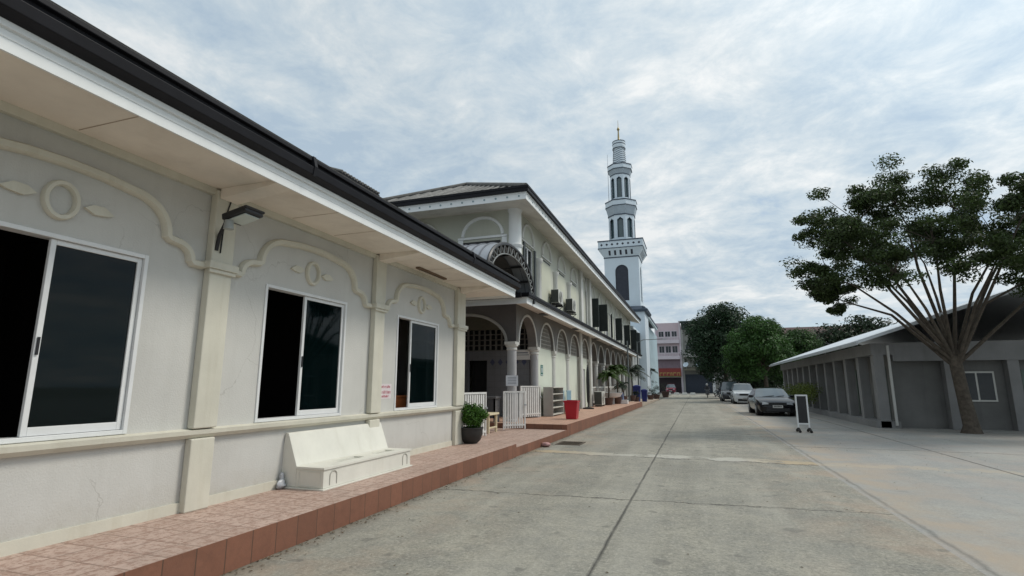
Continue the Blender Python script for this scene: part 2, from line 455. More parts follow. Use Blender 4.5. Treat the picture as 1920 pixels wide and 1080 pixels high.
    def wall(s, u0, u1, v0, v1, d0, d1, holes, fn):
        """wall panel with rectangular holes; d0 inner depth, d1 outer depth"""
        us = sorted({u0, u1, *[h[0] for h in holes], *[h[1] for h in holes]})
        vs = sorted({v0, v1, *[h[2] for h in holes], *[h[3] for h in holes]})
        def solid(i, j):
            if i < 0 or j < 0 or i >= len(us) - 1 or j >= len(vs) - 1: return False
            cu, cv = (us[i] + us[i + 1]) / 2, (vs[j] + vs[j + 1]) / 2
            return not any(h[0] < cu < h[1] and h[2] < cv < h[3] for h in holes)
        for i in range(len(us) - 1):
            for j in range(len(vs) - 1):
                if not solid(i, j): continue
                a, b, c, d = us[i], us[i + 1], vs[j], vs[j + 1]
                for dd in (d1, d0):
                    s.poly(fn(a, c, dd), fn(b, c, dd), fn(b, d, dd), fn(a, d, dd))
                if not solid(i - 1, j): s.poly(fn(a, c, d0), fn(a, c, d1), fn(a, d, d1), fn(a, d, d0))
                if not solid(i + 1, j): s.poly(fn(b, c, d0), fn(b, c, d1), fn(b, d, d1), fn(b, d, d0))
                if not solid(i, j - 1): s.poly(fn(a, c, d0), fn(a, c, d1), fn(b, c, d1), fn(b, c, d0))
                if not solid(i, j + 1): s.poly(fn(a, d, d0), fn(a, d, d1), fn(b, d, d1), fn(b, d, d0))
        return s
    def archpanel(s, u0, u1, uc, ru, rv, v0, v1, d0, d1, fn, n=16, sides=True):
        """masonry above an arch springing at v0 with half width ru, rise rv, up to v1"""
        pts = [(uc - ru * math.cos(PI * k / n), v0 + rv * math.sin(PI * k / n)) for k in range(n + 1)]
        top = []
        for k in range(n + 1):
            top.append((pts[k][0] if 0 < k < n else (u0 if k == 0 else u1), v1))
        for dd in (d1, d0):
            for k in range(n):
                s.poly(fn(*pts[k], dd), fn(*pts[k + 1], dd), fn(*top[k + 1], dd), fn(*top[k], dd))
            if u0 < uc - ru - 1e-6: s.poly(fn(u0, v0, dd), fn(*pts[0], dd), fn(*top[0], dd))
            if u1 > uc + ru + 1e-6: s.poly(fn(*pts[n], dd), fn(u1, v0, dd), fn(*top[n], dd))
        for k in range(n):
            s.poly(fn(*pts[k], d0), fn(*pts[k], d1), fn(*pts[k + 1], d1), fn(*pts[k + 1], d0))
        s.poly(fn(u0, v0, d0), fn(u0, v0, d1), fn(*pts[0], d1), fn(*pts[0], d0))
        s.poly(fn(u1, v0, d0), fn(u1, v0, d1), fn(*pts[n], d1), fn(*pts[n], d0))
        return s
    def build(s, name, m, parent=None, smooth=0.0, bevel=0.0, loc=None, kind=None, label=None, merge=False):
        me = bpy.data.meshes.new(name)
        off = wloc(parent) if loc is None else Vector(loc)
        me.from_pydata([(v[0] - off.x, v[1] - off.y, v[2] - off.z) for v in s.v], [], s.f)
        bm = bmesh.new(); bm.from_mesh(me)
        if merge: bmesh.ops.remove_doubles(bm, verts=bm.verts, dist=1e-4)
        bmesh.ops.recalc_face_normals(bm, faces=bm.faces)
        bm.to_mesh(me); bm.free()
        if smooth:
            me.polygons.foreach_set('use_smooth', [True] * len(me.polygons))
            me.set_sharp_from_angle(angle=R(smooth))
        o = bpy.data.objects.new(name, me)
        COL.objects.link(o)
        me.materials.append(m)
        if parent is not None: o.parent = parent
        if loc is not None: o.location = loc
        if bevel:
            bv = o.modifiers.new('bevel', 'BEVEL'); bv.width = bevel; bv.segments = 2; bv.limit_method = 'ANGLE'; bv.angle_limit = R(40)
        if kind: o['kind'] = kind
        if label: o['label'] = label
        return o
def tag(o, label, cat, group=None):
    o['label'] = label; o['category'] = cat
    if group: o['group'] = group
    return o
def thing(name, label, cat, loc=(0, 0, 0), group=None, rz=0.0):
    o = bpy.data.objects.new(name, None)
    o.empty_display_size = 0.1
    COL.objects.link(o)
    o.location = loc; o.rotation_euler = (0, 0, rz)
    return tag(o, label, cat, group)
def dup(o, loc=None, rz=None, label=None, parent=None):
    c = o.copy(); COL.objects.link(c)
    if parent is not None: c.parent = parent
    if loc is not None: c.location = loc
    if rz is not None: c.rotation_euler = (0, 0, rz)
    if label: c['label'] = label
    for ch in list(o.children):
        dup(ch, parent=c)
    return c
SX = lambda x: (lambda u, v, d: (x + d, u, v))      # wall facing +X : u=y, v=z, d outward
SY = lambda y: (lambda u, v, d: (u, y - d, v))      # wall facing -Y : u=x, v=z, d outward

# ============================================================ SETTING
g = MB(); g.poly((-400, -60, -0.02), (400, -60, -0.02), (400, 900, -0.02), (-400, 900, -0.02))
g.build('ground', mat('dusty_ground', (0.26, 0.25, 0.21), 0.95, 0.2, 0.4, bump=0.2), kind='structure')
g = MB()
g.poly((-3.95, -30, 0), (2.25, -30, 0), (2.25, 118, 0), (-3.95, 118, 0))
g.build('road', road_m, kind='structure')
apron = road_material(True)
g = MB(); g.poly((2.25, -30, 0.0), (60, -30, 0.0), (60, 118, 0.0), (2.25, 118, 0.0))
g.build('parking_pavement', apron, kind='structure')
g = MB(); g.poly((-30, 61, 0.003), (-3.95, 61, 0.003), (-3.95, 118, 0.003), (-30, 118, 0.003))
g.build('forecourt_pavement', apron, kind='structure')
g = MB(); g.poly((-60, 99, 0.012), (60, 99, 0.012), (60, 111.5, 0.012), (-60, 111.5, 0.012))
g.build('cross_street', mat('cross_asphalt', (0.16, 0.16, 0.15), 0.9, 0.15, 0.7), kind='structure')

# walkway in front of the low hall : top sheet and tiled riser butted together
def walkway(name, x0, x1, y0, y1, z, top, capw=0.035):
    t = MB(); t.poly((x0, y0, z), (x1 - 0.012, y0, z), (x1 - 0.012, y1 - 0.0, z), (x0, y1, z))
    a = t.build(name, top, kind='structure')
    k = MB(); k.box(x1 - 0.012, x1, y0, y1, -0.2, z + 0.002)
    k.build(name + '_kerb', kerb_m, kind='structure')
    return a
walkway('walkway', -5.5, -3.94, -12, 11.78, 0.28, walk_m)
walkway('lower_walkway', -7.6, -3.95, 11.8, 16.88, 0.20, walk_m)
walkway('arcade_walkway', -9.5, -3.95, 16.9, 42.0, 0.36, walk2_m)
s_ = MB(); s_.box(-5.5, -3.952, 11.78, 11.80, -0.2, 0.278); s_.box(-9.5, -3.962, 16.88, 16.9, -0.2, 0.358)
s_.build('walkway_step', kerbx_m, kind='structure')
rp = MB()
rp.poly((-9.5, 42, 0.36), (-3.95, 42, 0.36), (-3.95, 47, 0.2), (-9.5, 47, 0.2)); rp.poly((-9.5, 47, 0.2), (-3.95, 47, 0.2), (-3.95, 61, 0.1), (-9.5, 61, 0.1))
rp.poly((-3.95, 42, -.1), (-3.95, 42, 0.36), (-3.95, 47, 0.2), (-3.95, 47, -.1)); rp.poly((-3.95, 47, -.1), (-3.95, 47, 0.2), (-3.95, 61, 0.1), (-3.95, 61, -.1))
rp.build('sloping_walkway', mat('worn_mortar', (0.36, 0.30, 0.24), 0.9, 0.25, 1.5), kind='structure')

# ============================================================ LOW HALL
XW = -5.22
hall = thing('low_hall', 'single storey cream hall with scalloped wall mouldings and black gutter, left foreground', 'building', (-7, 4, 0.0))
fx = SX(XW)
BC = [-3.74, -0.42, 2.90, 6.19, 9.47]         # bay centres
wins = [(5.33, 7.04), (8.58, 10.28), (2.04, 3.75), (-1.28, 0.43), (-4.6, -2.89)]
WZ0, WZ1 = 1.14, 2.90
w = MB(); w.wall(-8, 11.5, 0.0, 3.86, -0.2, 0, [(a, b, WZ0, WZ1) for a, b in wins], fx)
w.build('wall', wall_c, hall, merge=True)
w = MB(); w.wall(-13.0, XW - 0.2, 0.0, 3.86, -0.2, 0, [], lambda u, v, d: (u, 11.5 + d, v))
w.wall(-8, 11.3, 0, 3.86, -0.1, 0, [], lambda u, v, d: (-13.0 + d, u, v)); w.box(-13.0, XW - .2, -8.2, -8, 0, 3.86)
w.build('rear_wall', wall_c, hall)
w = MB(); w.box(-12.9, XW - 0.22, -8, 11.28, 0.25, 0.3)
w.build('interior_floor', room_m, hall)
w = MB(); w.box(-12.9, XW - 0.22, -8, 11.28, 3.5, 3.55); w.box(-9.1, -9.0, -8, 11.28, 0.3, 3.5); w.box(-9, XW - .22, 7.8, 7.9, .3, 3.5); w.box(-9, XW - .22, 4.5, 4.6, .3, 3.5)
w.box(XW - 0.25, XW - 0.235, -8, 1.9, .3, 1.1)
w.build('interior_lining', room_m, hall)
# skirting, sill band
b = MB(); b.box(XW, XW + 0.02, -8, 11.5, 0.28, 0.385)
b.build('skirting', trim_c, hall)
b = MB(); b.prism([(0, 1.03), (0.045, 1.035), (0.085, 1.075), (0.09, 1.12), (0.0, 1.135)], -8, 11.62, lambda u, v, a: (XW + u, a, v))
b.build('sill_band', trim_c, hall)
# pillars
for yc in (-5.4, -2.08, 1.24, 4.55, 7.86, 11.28):
    p = MB(); wd = 0.15 if yc < 11 else 0.22
    p.box(XW + .0015, XW + 0.09, yc - wd, yc + wd, 0.28, 1.03); p.box(XW + .0015, XW + 0.10, yc - wd, yc + wd, 1.136, 3.84)
    if yc > 11: p.box(XW - .3, XW - .0015, 11.502, 11.56, 0.2, 3.84)
    q = p.build('pillar', trim_c, hall, bevel=0.012)
    c = MB(); c.box(XW + .10, XW + 0.15, yc - wd - .05, yc + wd + .05, 2.90, 2.985); c.box(XW + .10, XW + 0.13, yc - wd - .03, yc + wd + .03, 2.855, 2.90)
    c.box(XW + .002, XW + 0.10, yc - wd - .05, yc - wd, 2.90, 2.985)
    if yc < 11: c.box(XW + .002, XW + 0.10, yc + wd, yc + wd + .05, 2.90, 2.985)
    c.build('capital', trim_c, q, bevel=0.008)
# scalloped mouldings
half = [(-1.46, 2.93), (-1.32, 2.93)]
for k in range(7):
    a = k / 6 * PI / 2
    half.append((-1.30 + 0.20 * (1 - math.cos(a)) * 1.0, 2.95 + 0.17 * math.sin(a)))
half += [(-1.03, 3.13)]
for k in range(9):
    a = k / 8 * PI / 2
    half.append((-1.00 + 0.42 * (1 - math.cos(a)), 3.15 + 0.36 * math.sin(a)))
half += [(-0.3, 3.545), (0, 3.555)]
path = half + [(-u, v) for u, v in reversed(half[:-1])]
for yc in BC:
    a = MB(); a.sweep([(yc + u, v) for u, v in path], 0.085, 0.0, 0.075, fx)
    a.build('arch_moulding', trim_c, hall, smooth=35)
    r = MB()
    ring = [(yc + 0.125 * math.cos(t * PI / 12), 3.205 + 0.155 * math.sin(t * PI / 12)) for t in range(24)]
    r.sweep(ring, 0.05, 0.0, 0.05, fx, closed=True)
    for sg in (-1, 1):
        lf = [(0.19, 0.0), (0.26, 0.045), (0.36, 0.05), (0.45, -0.01), (0.40, -0.03), (0.28, -0.045)]
        pts = [(yc + sg * u, 3.20 + v) for u, v in lf]
        if sg < 0: pts = pts[::-1]
        r.prism(pts, 0.0, 0.035, lambda u, v, d: (XW + d, u, v))
    r.build('wall_rosette', trim_c, hall, smooth=35)
# windows
def hall_window(y0, y1, openfrac, extra=False):
    fr = MB(); z0, z1 = WZ0, WZ1
    t = 0.04
    for a in ((y0, y0 + t, z0, z1), (y1 - t, y1, z0, z1), (y0 + t, y1 - t, z0, z0 + t), (y0 + t, y1 - t, z1 - t, z1)):
        fr.box(XW - 0.12, XW + 0.015, *a)
    f = fr.build('window', alu, hall, bevel=0.004)
    ym = y0 + (y1 - y0) * openfrac
    s = MB(); k = 0.045
    a0, a1, b0, b1 = ym, y1 - t - .003, z0 + t + .003, z1 - t - .003
    for a in ((a0, a0 + k, b0, b1), (a1 - k, a1, b0, b1), (a0 + k, a1 - k, b0, b0 + k * 1.6), (a0 + k, a1 - k, b1 - k, b1)):
        s.box(XW - 0.05, XW - 0.015, *a)
    if extra:
        m0 = a0 + (a1 - a0) * 0.72
        s.box(XW - 0.085, XW - 0.055, m0, m0 + k, b0, b1)
    s.build('sash', alu, f, bevel=0.004)
    gl = MB(); gl.box(XW - 0.036, XW - 0.03, a0 + k, a1 - k, b0 + k * 1.6, b1 - k)
    gl.build('pane', glass_t, f)
    hd = MB(); hd.box(XW - 0.014, XW - 0.002, a0 + .012, a0 + .03, 1.85, 2.0)
    hd.build('handle', black_m, f)
    return f
hall_window(5.33, 7.04, 0.45)
hall_window(8.58, 10.28, 0.32, True)
for a, b_ in wins[2:]:
    hall_window(a, b_, 0.5)
def curtain(y0, y1, label, x=XW - .42):
    c = MB(); n = 44
    def pt_(i, z): return (x + 0.035 * math.sin(i * 1.9) + 0.01 * math.sin(i * 0.7), y0 + (y1 - y0) * i / n, z)
    for i in range(n):
        c.poly(pt_(i, 0.4), pt_(i + 1, 0.4), pt_(i + 1, 2.95), pt_(i, 2.95))
    for i in range(n):
        a, b = pt_(i, 0.4), pt_(i + 1, 0.4)
        c.poly((a[0] - .01, a[1], .4), (b[0] - .01, b[1], .4), (b[0] - .01, b[1], 2.95), (a[0] - .01, a[1], 2.95))
    o = c.build('curtain', curtain_m, smooth=60); tag(o, label, 'curtain')
curtain(6.68, 7.4, 'teal curtain behind the closed pane of the wide hall window above the bench')
curtain(9.75, 10.6, 'teal curtain behind the sliding panes of the hall window nearest the potted bush')
# wooden chest seen through second window
wood = mat('orange_wood', (0.42, 0.13, 0.04), 0.5, 0.2, 4)
ch = thing('wooden_cabinet', 'orange-brown wooden cabinet glimpsed inside through the open half of the far hall window', 'cabinet', (-5.75, 9.0, 0.3))
c = MB(); c.box(-6.0, -5.50, 8.45, 9.5, 0.34, 1.36); c.build('body', wood, ch, bevel=0.01)
c = MB(); c.box(-6.02, -5.48, 8.43, 9.52, 1.36, 1.40); c.build('top', wood, ch, bevel=0.01)
for dx in (-5.98, -5.56):
    for dy in (8.47, 9.42):
        c = MB(); c.box(dx, dx + .05, dy, dy + .05, 0.3, 0.34); c.build('leg', wood, ch)

# soffit, fascia, gutter, roof
XE, ZE = -4.24, 3.80
YE = 12.60
sf = MB(); sf.box(-12.9, XE - 0.02, -9, YE - .02, 3.861, 3.90)
sf.build('soffit', soffit_m, hall)
for yj in (-3.7, -1.2, 0.2, 2.9, 5.6, 6.5, 9.2, 10.3):
    j = MB(); j.box(XW + .1, XE - .03, yj, yj + .008, 3.857, 3.8605); j.build('soffit_joint', mat('joint_brown', (0.45, 0.36, 0.28), .9, .2, 5), hall)
sb = MB(); sb.box(XW + .0015, XW + 0.06, -8, 11.5, 3.78, 3.86)
sb.build('eaves_moulding', trim_c, hall)
for yc in (-5.4, -2.08, 1.24, 4.55, 7.86, 11.28):
    s = MB(); s.prism([(XW + 0.105, 3.74), (XW + .105, 3.86), (XE - .03, 3.86), (XE - .03, 3.83)], yc - .12, yc + .12, lambda u, v, a: (u, a, v))
    s.build('soffit_beam', soffit_m, hall)
fs = MB()
def eave_profile(mb, pts, axis='y', a0=0, a1=1):
    mb.prism(pts, a0, a1, lambda u, v, a: (u, a, v))
eave_profile(fs, [(XE - .02, ZE), (XE, ZE), (XE, ZE + .075), (XE - .008, ZE + .08), (XE - .008, ZE + .09), (XE, ZE + .095), (XE, ZE + .14), (XE - .008, ZE + .145), (XE - .008, ZE + .155), (XE + .02, ZE + .16), (XE + .02, ZE + .205), (XE - .02, ZE + .205)], a0=-9, a1=YE)
fs.box(-13, XE - .02, YE - .02, YE, ZE, ZE + .205)
for yj in (4.7, 8.9, 0.8, -3.3):
    pass
fs.build('fascia', fascia_m, hall)
gt = MB()
gt.prism([(XE - .02, ZE + .206), (XE + .03, ZE + .206), (XE + .12, ZE + .24), (XE + .135, ZE + .33), (XE + .115, ZE + .335), (XE + .06, ZE + .34), (XE + .06, ZE + .40), (XE + .10, ZE + .41), (XE + .10, ZE + .455), (XE - .02, ZE + .46)], -9, YE + .08, lambda u, v, a: (u, a, v))
gt.box(-13, XE - .02, YE + .0, YE + .08, ZE + .206, ZE + .45)
gt.build('gutter', gutter_m, hall, bevel=0.006)
for yj in (4.78, 9.6):
    c = MB(); c.prism([(XE + .0, ZE + .236), (XE + .128, ZE + .232), (XE + .145, ZE + .34), (XE + .11, ZE + .47), (XE, ZE + .47)], yj, yj + .05, lambda u, v, a: (u, a, v))
    c.build('gutter_joint', gutter_m, hall)
rf = MB()
rz = ZE + .45; rpitch = math.tan(R(17))
ridge_x = -9.0
rf.prism([(XE + .02, rz), (ridge_x, rz + (XE - ridge_x) * rpitch), (-13.9, rz), (-13.9, rz + .04), (ridge_x, rz + .06 + (XE - ridge_x) * rpitch), (XE + .05, rz + .05)], -9, YE + .05, lambda u, v, a: (u, a, v))
yy = -9.0
while yy < YE:
    for xa, xb in ((XE - .25, ridge_x), (-13.9, ridge_x)):
        za, zb = rz + .05 + (.29 * rpitch if xa > -9 else 0), rz + .065 + (XE - ridge_x) * rpitch
        rf.tube([(xa, yy, za + .01), (xb, yy, zb + .01)], 0.05, 6)
    yy += 0.3
rf.build('roof', tile_m, hall)
# small raised roof on top of the hall
ry = MB(); ry.box(-11.2, -9.25, 11.5, 13.1 - .15, 5.4, 7.3); ry.build('roof_lantern', mat('lantern_wall', (0.35, 0.34, .31)), hall)
rl = MB(); rl.prism([(-9.0, 7.28), (-8.98, 7.42), (-10.2, 7.85), (-11.4, 7.42), (-11.4, 7.28)], 11.5, 13.45, lambda u, v, a: (u, a, v))
rl.build('lantern_roof', gutter_m, hall)
tt = MB()
for i in range(14):
    yv = 11.56 + i * .14
    tt.tube([(-8.96, yv, 7.46), (-10.2, yv, 7.90)], 0.04, 6)
tt.build('lantern_tiles', tile_m, hall)

# bench --------------------------------------------------------------
bw = mat('bench_white', (0.70, 0.69, 0.62), 0.55, 0.06, 2.5, streak=0.18, stain_col=(0.45, 0.42, 0.32), bump=0.06)
bench = thing('bench', 'white painted boxed bench with sloping back, standing on the tiled walkway below the wide window', 'bench', (-4.95, 7.0, 0.28))
bx0, bx1, by0, by1, bz = -5.17, -4.56, 5.88, 8.08, 0.28
b = MB(); b.box(bx0 - .12, bx1 + .03, by0 - .03, by1 + .03, bz, bz + .018); b.build('base_plate', bw, bench, bevel=.004)
def bx(u, v, a): return (u, a, v)
b = MB(); b.prism([(-5.29, bz + .019), (-4.99, bz + .019), (-4.99, .555), (-5.155, .97), (-5.205, .975)], by0, by1, bx)
b.build('backrest', bw, bench, bevel=.008)
b = MB()
b.prism([(-4.988, bz + .019), (bx1, bz + .019), (bx1 - .005, .53), (-4.988, .53)], by0 + .002, by1 - .002, bx)
b.build('seat_box', bw, bench, bevel=.006)
b = MB()
sx0, sx1 = -4.986, bx1 + .012
zs = (.531, .556)
slots = [(6.45, 7.0), (7.35, 7.85)]
ys = [by0 - .012] + [v for s in slots for v in s] + [by1 + .012]
b.box(sx0, -4.90, ys[0], ys[-1], *zs); b.box(-4.72, sx1, ys[0], ys[-1], *zs)
for i in range(0, len(ys), 2):
    b.box(-4.90, -4.72, ys[i], ys[i + 1], *zs)
b.build('seat', bw, bench)
for s0, s1 in slots:
    b = MB(); b.box(-4.895, -4.725, s0 + .005, s1 - .005, .5305, .534); b.build('seat_recess', MATS.get('bench_recess') or mat('bench_recess', (0.55, 0.54, 0.48), .8), bench)
for i, yc in enumerate((6.08, 7.9)):
    b = MB()
    p = [(yc - .07, .33)] + [(yc - .07 * math.cos(PI * k / 8), .44 + .06 * math.sin(PI * k / 8)) for k in range(9)] + [(yc + .07, .33)]
    b.sweep(p, 0.014, 0.0, 0.006, SX(bx1))
    b.build('arch_relief', mat('bench_shadow_grey', (0.42, 0.41, 0.36), 0.7), bench, smooth=30)
b = MB(); b.sweep([(-4.94, .32), (-4.61, .32), (-4.61, .50), (-4.94, .50)], 0.012, 0.0, 0.006, SY(by0 + .001), closed=True)
b.build('end_panel', bw, bench)
# plastic bag behind bench
pb = MB()
cbx, cby = -5.12, 5.72
import itertools
def blob(mb, c, rx, ry, rz, n=10, m=7, jit=.15, seed=1):
    rnd = random.Random(seed); rows = []
    for i in range(m + 1):
        ph = PI * i / m
        rows.append([(c[0] + rx * math.sin(ph) * math.cos(2 * PI * k / n) * (1 + rnd.uniform(-jit, jit)),
                      c[1] + ry * math.sin(ph) * math.sin(2 * PI * k / n) * (1 + rnd.uniform(-jit, jit)),
                      c[2] - rz * math.cos(ph) * (1 + rnd.uniform(-jit, jit) * .3)) for k in range(n)])
    v = [q for r in rows for q in r]; f = []
    for i in range(m):
        for k in range(n):
            f.append((i * n + k, i * n + (k + 1) % n, (i + 1) * n + (k + 1) % n, (i + 1) * n + k))
    return mb.add(v, f)
blob(pb, (-5.15, 5.80, .34), .05, .07, .06, jit=.35)
blob(pb, (-5.17, 5.83, .42), .025, .035, .06, jit=.4, seed=4)
o = pb.build('plastic_bag', mat('white_plastic', (0.45, 0.47, 0.5), 0.35, 0.1, 8), loc=(-5.13, 5.76, .28), smooth=50); tag(o, 'small crumpled white plastic bag behind the near end of the bench', 'bag')

# flood light on bracket ---------------------------------------------
fl = thing('flood_light', 'black flood light on a bent pipe bracket under the hall eaves', 'lamp', (-4.75, 4.3, 3.4))
b = MB(); b.tube([(XW + .1, 4.45, 3.12), (XW + .13, 4.45, 3.3), (-5.0, 4.43, 3.42), (-4.8, 4.40, 3.45)], .022, 8)
b.build('bracket', black_m, fl, smooth=50)
b = MB(); b.tube([(XW + .11, 4.5, 3.1), (XW + .105, 4.52, 3.5), (XW + .11, 4.6, 3.84)], .008, 5); b.build('cable', black_m, fl)
b = MB(); b.obox((-4.70, 4.38, 3.47), (.34, .26, .075), ry=R(-12)); b.obox((-4.54, 4.38, 3.52), (.05, .28, .03), ry=R(-12)); b.build('housing', black_m, fl, bevel=.02)
b = MB(); b.obox((-4.68, 4.38, 3.425), (.24, .2, .012), ry=R(-12)); b.build('lens', mat('lamp_glass', (0.5, 0.55, 0.52), 0.1, .1), fl)
b = MB(); b.cyl((-4.80, 4.30, 3.40), (-4.80, 4.30, 3.30), .045, .055, 12); b.build('sensor', mat('sensor_grey', (0.32, 0.34, 0.33), 0.4), fl, smooth=40)
# tube lamp under the soffit
tl = thing('tube_lamp', 'narrow rusty tube lamp fixed to the soffit above the far hall window', 'lamp', (-4.95, 9.4, 3.84))
b = MB(); b.box(-5.02, -4.93, 8.85, 10.05, 3.825, 3.86); b.build('housing', mat('rusty_brown', (0.16, 0.11, 0.07), 0.7, .3, 8), tl, bevel=.005)
b = MB(); b.cyl((-4.975, 8.93, 3.80), (-4.975, 9.97, 3.80), .014, n=10); b.build('tube', mat('dusty_tube', (0.55, 0.5, 0.42), .3), tl, smooth=40)
# notice with red lettering
nb = thing('wall_notice', 'white paper notice with three rows of red lettering beside the far hall window', 'notice', (XW, 8.27, 1.55))
b = MB(); b.box(XW + .001, XW + .004, 8.10, 8.47, 1.36, 1.62); b.build('sheet', mat('paper_pink', (0.66, 0.60, 0.61), .8, .04), nb)
b = MB(); rnd = random.Random(3)
for z, x0, x1, h in ((1.565, 8.13, 8.44, .035), (1.47, 8.12, 8.45, .04), (1.40, 8.16, 8.40, .03)):
    y = x0
    while y < x1 - .02:
        wd = rnd.uniform(.012, .022)
        b.box(XW + .0045, XW + .0055, y, y + .006, z - h / 2, z + h / 2)
        if rnd.random() < .8: b.box(XW + .0045, XW + .0055, y + .006, y + wd, z + h / 2 - .008, z + h / 2)
        if rnd.random() < .5: b.box(XW + .0045, XW + .0055, y + wd - .005, y + wd, z - h / 2, z + h / 2 - .008)
        if rnd.random() < .4: b.box(XW + .0045, XW + .0055, y, y + wd, z + h / 2 + .006, z + h / 2 + .012)
        y += wd + .006
b.build('lettering', mat('red_ink', (0.42, 0.03, 0.07), .7, .05), nb)
# hall end lamp + small black sensor

# ============================================================ TWO STOREY ARCADE BUILDING
XA, YA = -5.90, 17.64            # outer planes
arc = thing('arcade_building', 'two storey grey and cream building with round arches below, tiled hip roof and black-edged eaves', 'building', (-9, 36, 0))
fa, ff = SX(XA), SY(YA)
NB, BAY = 13, 2.75
YEND = 54.0
cc = [YA + .02 + BAY * k for k in range(NB + 1)]      # column centres
SPR, WT = 3.10, 4.46
TH = .34
gs = MB()
for k in range(NB):
    yc = cc[k] + BAY / 2
    u0, u1 = cc[k], cc[k + 1]
    if k == 0: u0 = YA + .002
    gs.archpanel(u0, u1, yc, 1.10, 1.06, SPR, WT, -TH, 0, fa, n=18)
gs.build('arcade_wall', grey_pt, arc, merge=True)
# moulding bands round arches
for k in range(NB):
    yc = cc[k] + BAY / 2
    pts = [(yc - 1.13 * math.cos(PI * i / 20), SPR + 1.09 * math.sin(PI * i / 20)) for i in range(21)]
    m_ = MB(); m_.sweep(pts, .085, 0.001, .035, fa)
    m_.build('arch_band', white_pt, arc, smooth=40)
# columns
def column(y, half=False, x=XA - .17, zb=.36, mt=col_pt):
    c = MB(); c.lathe((x, y, 0), [(.20, zb), (.20, zb + .06), (.165, zb + .1), (.165, 2.80)], 20)
    o = c.build('column', mt, arc, smooth=40)
    c = MB()
    c.lathe((x, y, 0), [(.165, 2.80), (.19, 2.82), (.19, 2.86), (.175, 2.88), (.20, 2.93), (.225, 2.95), (.225, 3.0)], 20)
    c.box(x - .2, x + .205, y - .235, y + .235, 3.0, 3.099)
    c.build('capital', white_pt, o, smooth=40)
    return o
for k in range(NB + 1):
    column(cc[k], mt=col_pt if k < 2 else white_pt)
# filled bays 1..3 (and the wall beyond), breeze block lunettes
breeze = mat('breeze_block', (0.30, 0.29, 0.26), .85, .15, 3, bump=.2)
def breeze_panel(mb, u0, u1, v0, v1, fn, d0, d1, bh=.165, bw=.33, clip=None):
    r = 0; v = v0
    while v < v1 - .02:
        h = min(bh, v1 - v)
        mb_u0, mb_u1 = u0, u1
        if clip:
            lim = clip(v + h / 2)
            if lim is None: break
            mb_u0, mb_u1 = lim
        prevc = len(mb.v)
        def bb(a, b, c, d):
            if b - a < .005 or d - c < .005: return
            P = [fn(a, c, d0), fn(b, c, d0), fn(b, d, d0), fn(a, d, d0), fn(a, c, d1), fn(b, c, d1), fn(b, d, d1), fn(a, d, d1)]
            mb.add(P, [(0, 3, 2, 1), (4, 5, 6, 7), (0, 1, 5, 4), (1, 2, 6, 5), (2, 3, 7, 6), (3, 0, 4, 7)])
        bb(mb_u0, mb_u1, v, v + .04)
        u = u0 - (bw / 2 if r % 2 else 0)
        while u < mb_u1:
            bb(max(u, mb_u0), min(u + .06, mb_u1), v + .04, v + h)
            u += bw / 2
        v += bh; r += 1
for k in range(1, 5):
    yc = cc[k] + BAY / 2
    b = MB()
    def cl(v, yc=yc):
        t = (v - SPR) / 1.05
        if t >= 1: return None
        h = 1.09 * math.sqrt(max(0, 1 - t * t)); return (yc - h, yc + h)
    breeze_panel(b, yc - 1.1, yc + 1.1, SPR + .02, SPR + 1.06, fa, -.24, -.10, clip=cl)
    b.build('breeze_block', breeze, arc)
b = MB()
for k in range(1, 4):
    b.box(XA - .22, XA - .12, cc[k] + .0, cc[k + 1] - .0, .34, SPR + .02)
b.build('infill_wall', cream_pt, arc)
b = MB(); b.box(XA - .36, XA - .26, cc[1], cc[5], SPR + .02, WT); b.build('lunette_backing', grey_dk, arc)
# bay 4 : door bay with pilaster
for yy in (cc[4] - .02, cc[5] + .02):
    b = MB(); b.box(XA + .002, XA + .10, yy - .24, yy + .24, .36, WT - .02); b.build('pilaster', white_pt, arc, bevel=.01)
b = MB(); b.wall(cc[4] + .24, cc[5] - .24, .36, SPR + .02, -.22, -.12, [(cc[4] + .9, cc[5] - .85, .36, 2.5)], fa); b.build('door_wall', cream_pt, arc)
b = MB(); b.box(XA - .20, XA - .17, cc[4] + .9, cc[5] - .85, .36, 2.5); b.build('door', col_pt, arc)
# open far bays with a dark inner wall set back, railing
b = MB(); b.box(XA - 1.6, XA - 1.5, cc[5], cc[13], .3, WT); b.box(XA - 1.5, XA - .36, cc[5] - .1, cc[5], .3, WT)
b.build('inner_wall', mat('inner_wall_paint', (0.16, 0.16, 0.155), .8), arc)
rl = MB()
rl.box(XA - .1, XA - .04, cc[5] + .2, cc[10], 1.42, 1.50); rl.box(XA - .09, XA - .05, cc[5] + .2, cc[10], .55, .60)
y = cc[5] + .3
while y < cc[10]:
    rl.cyl((XA - .07, y, .60), (XA - .07, y, 1.42), .035, n=6); y += .46
rl.build('railing', white_pt, arc, smooth=40)
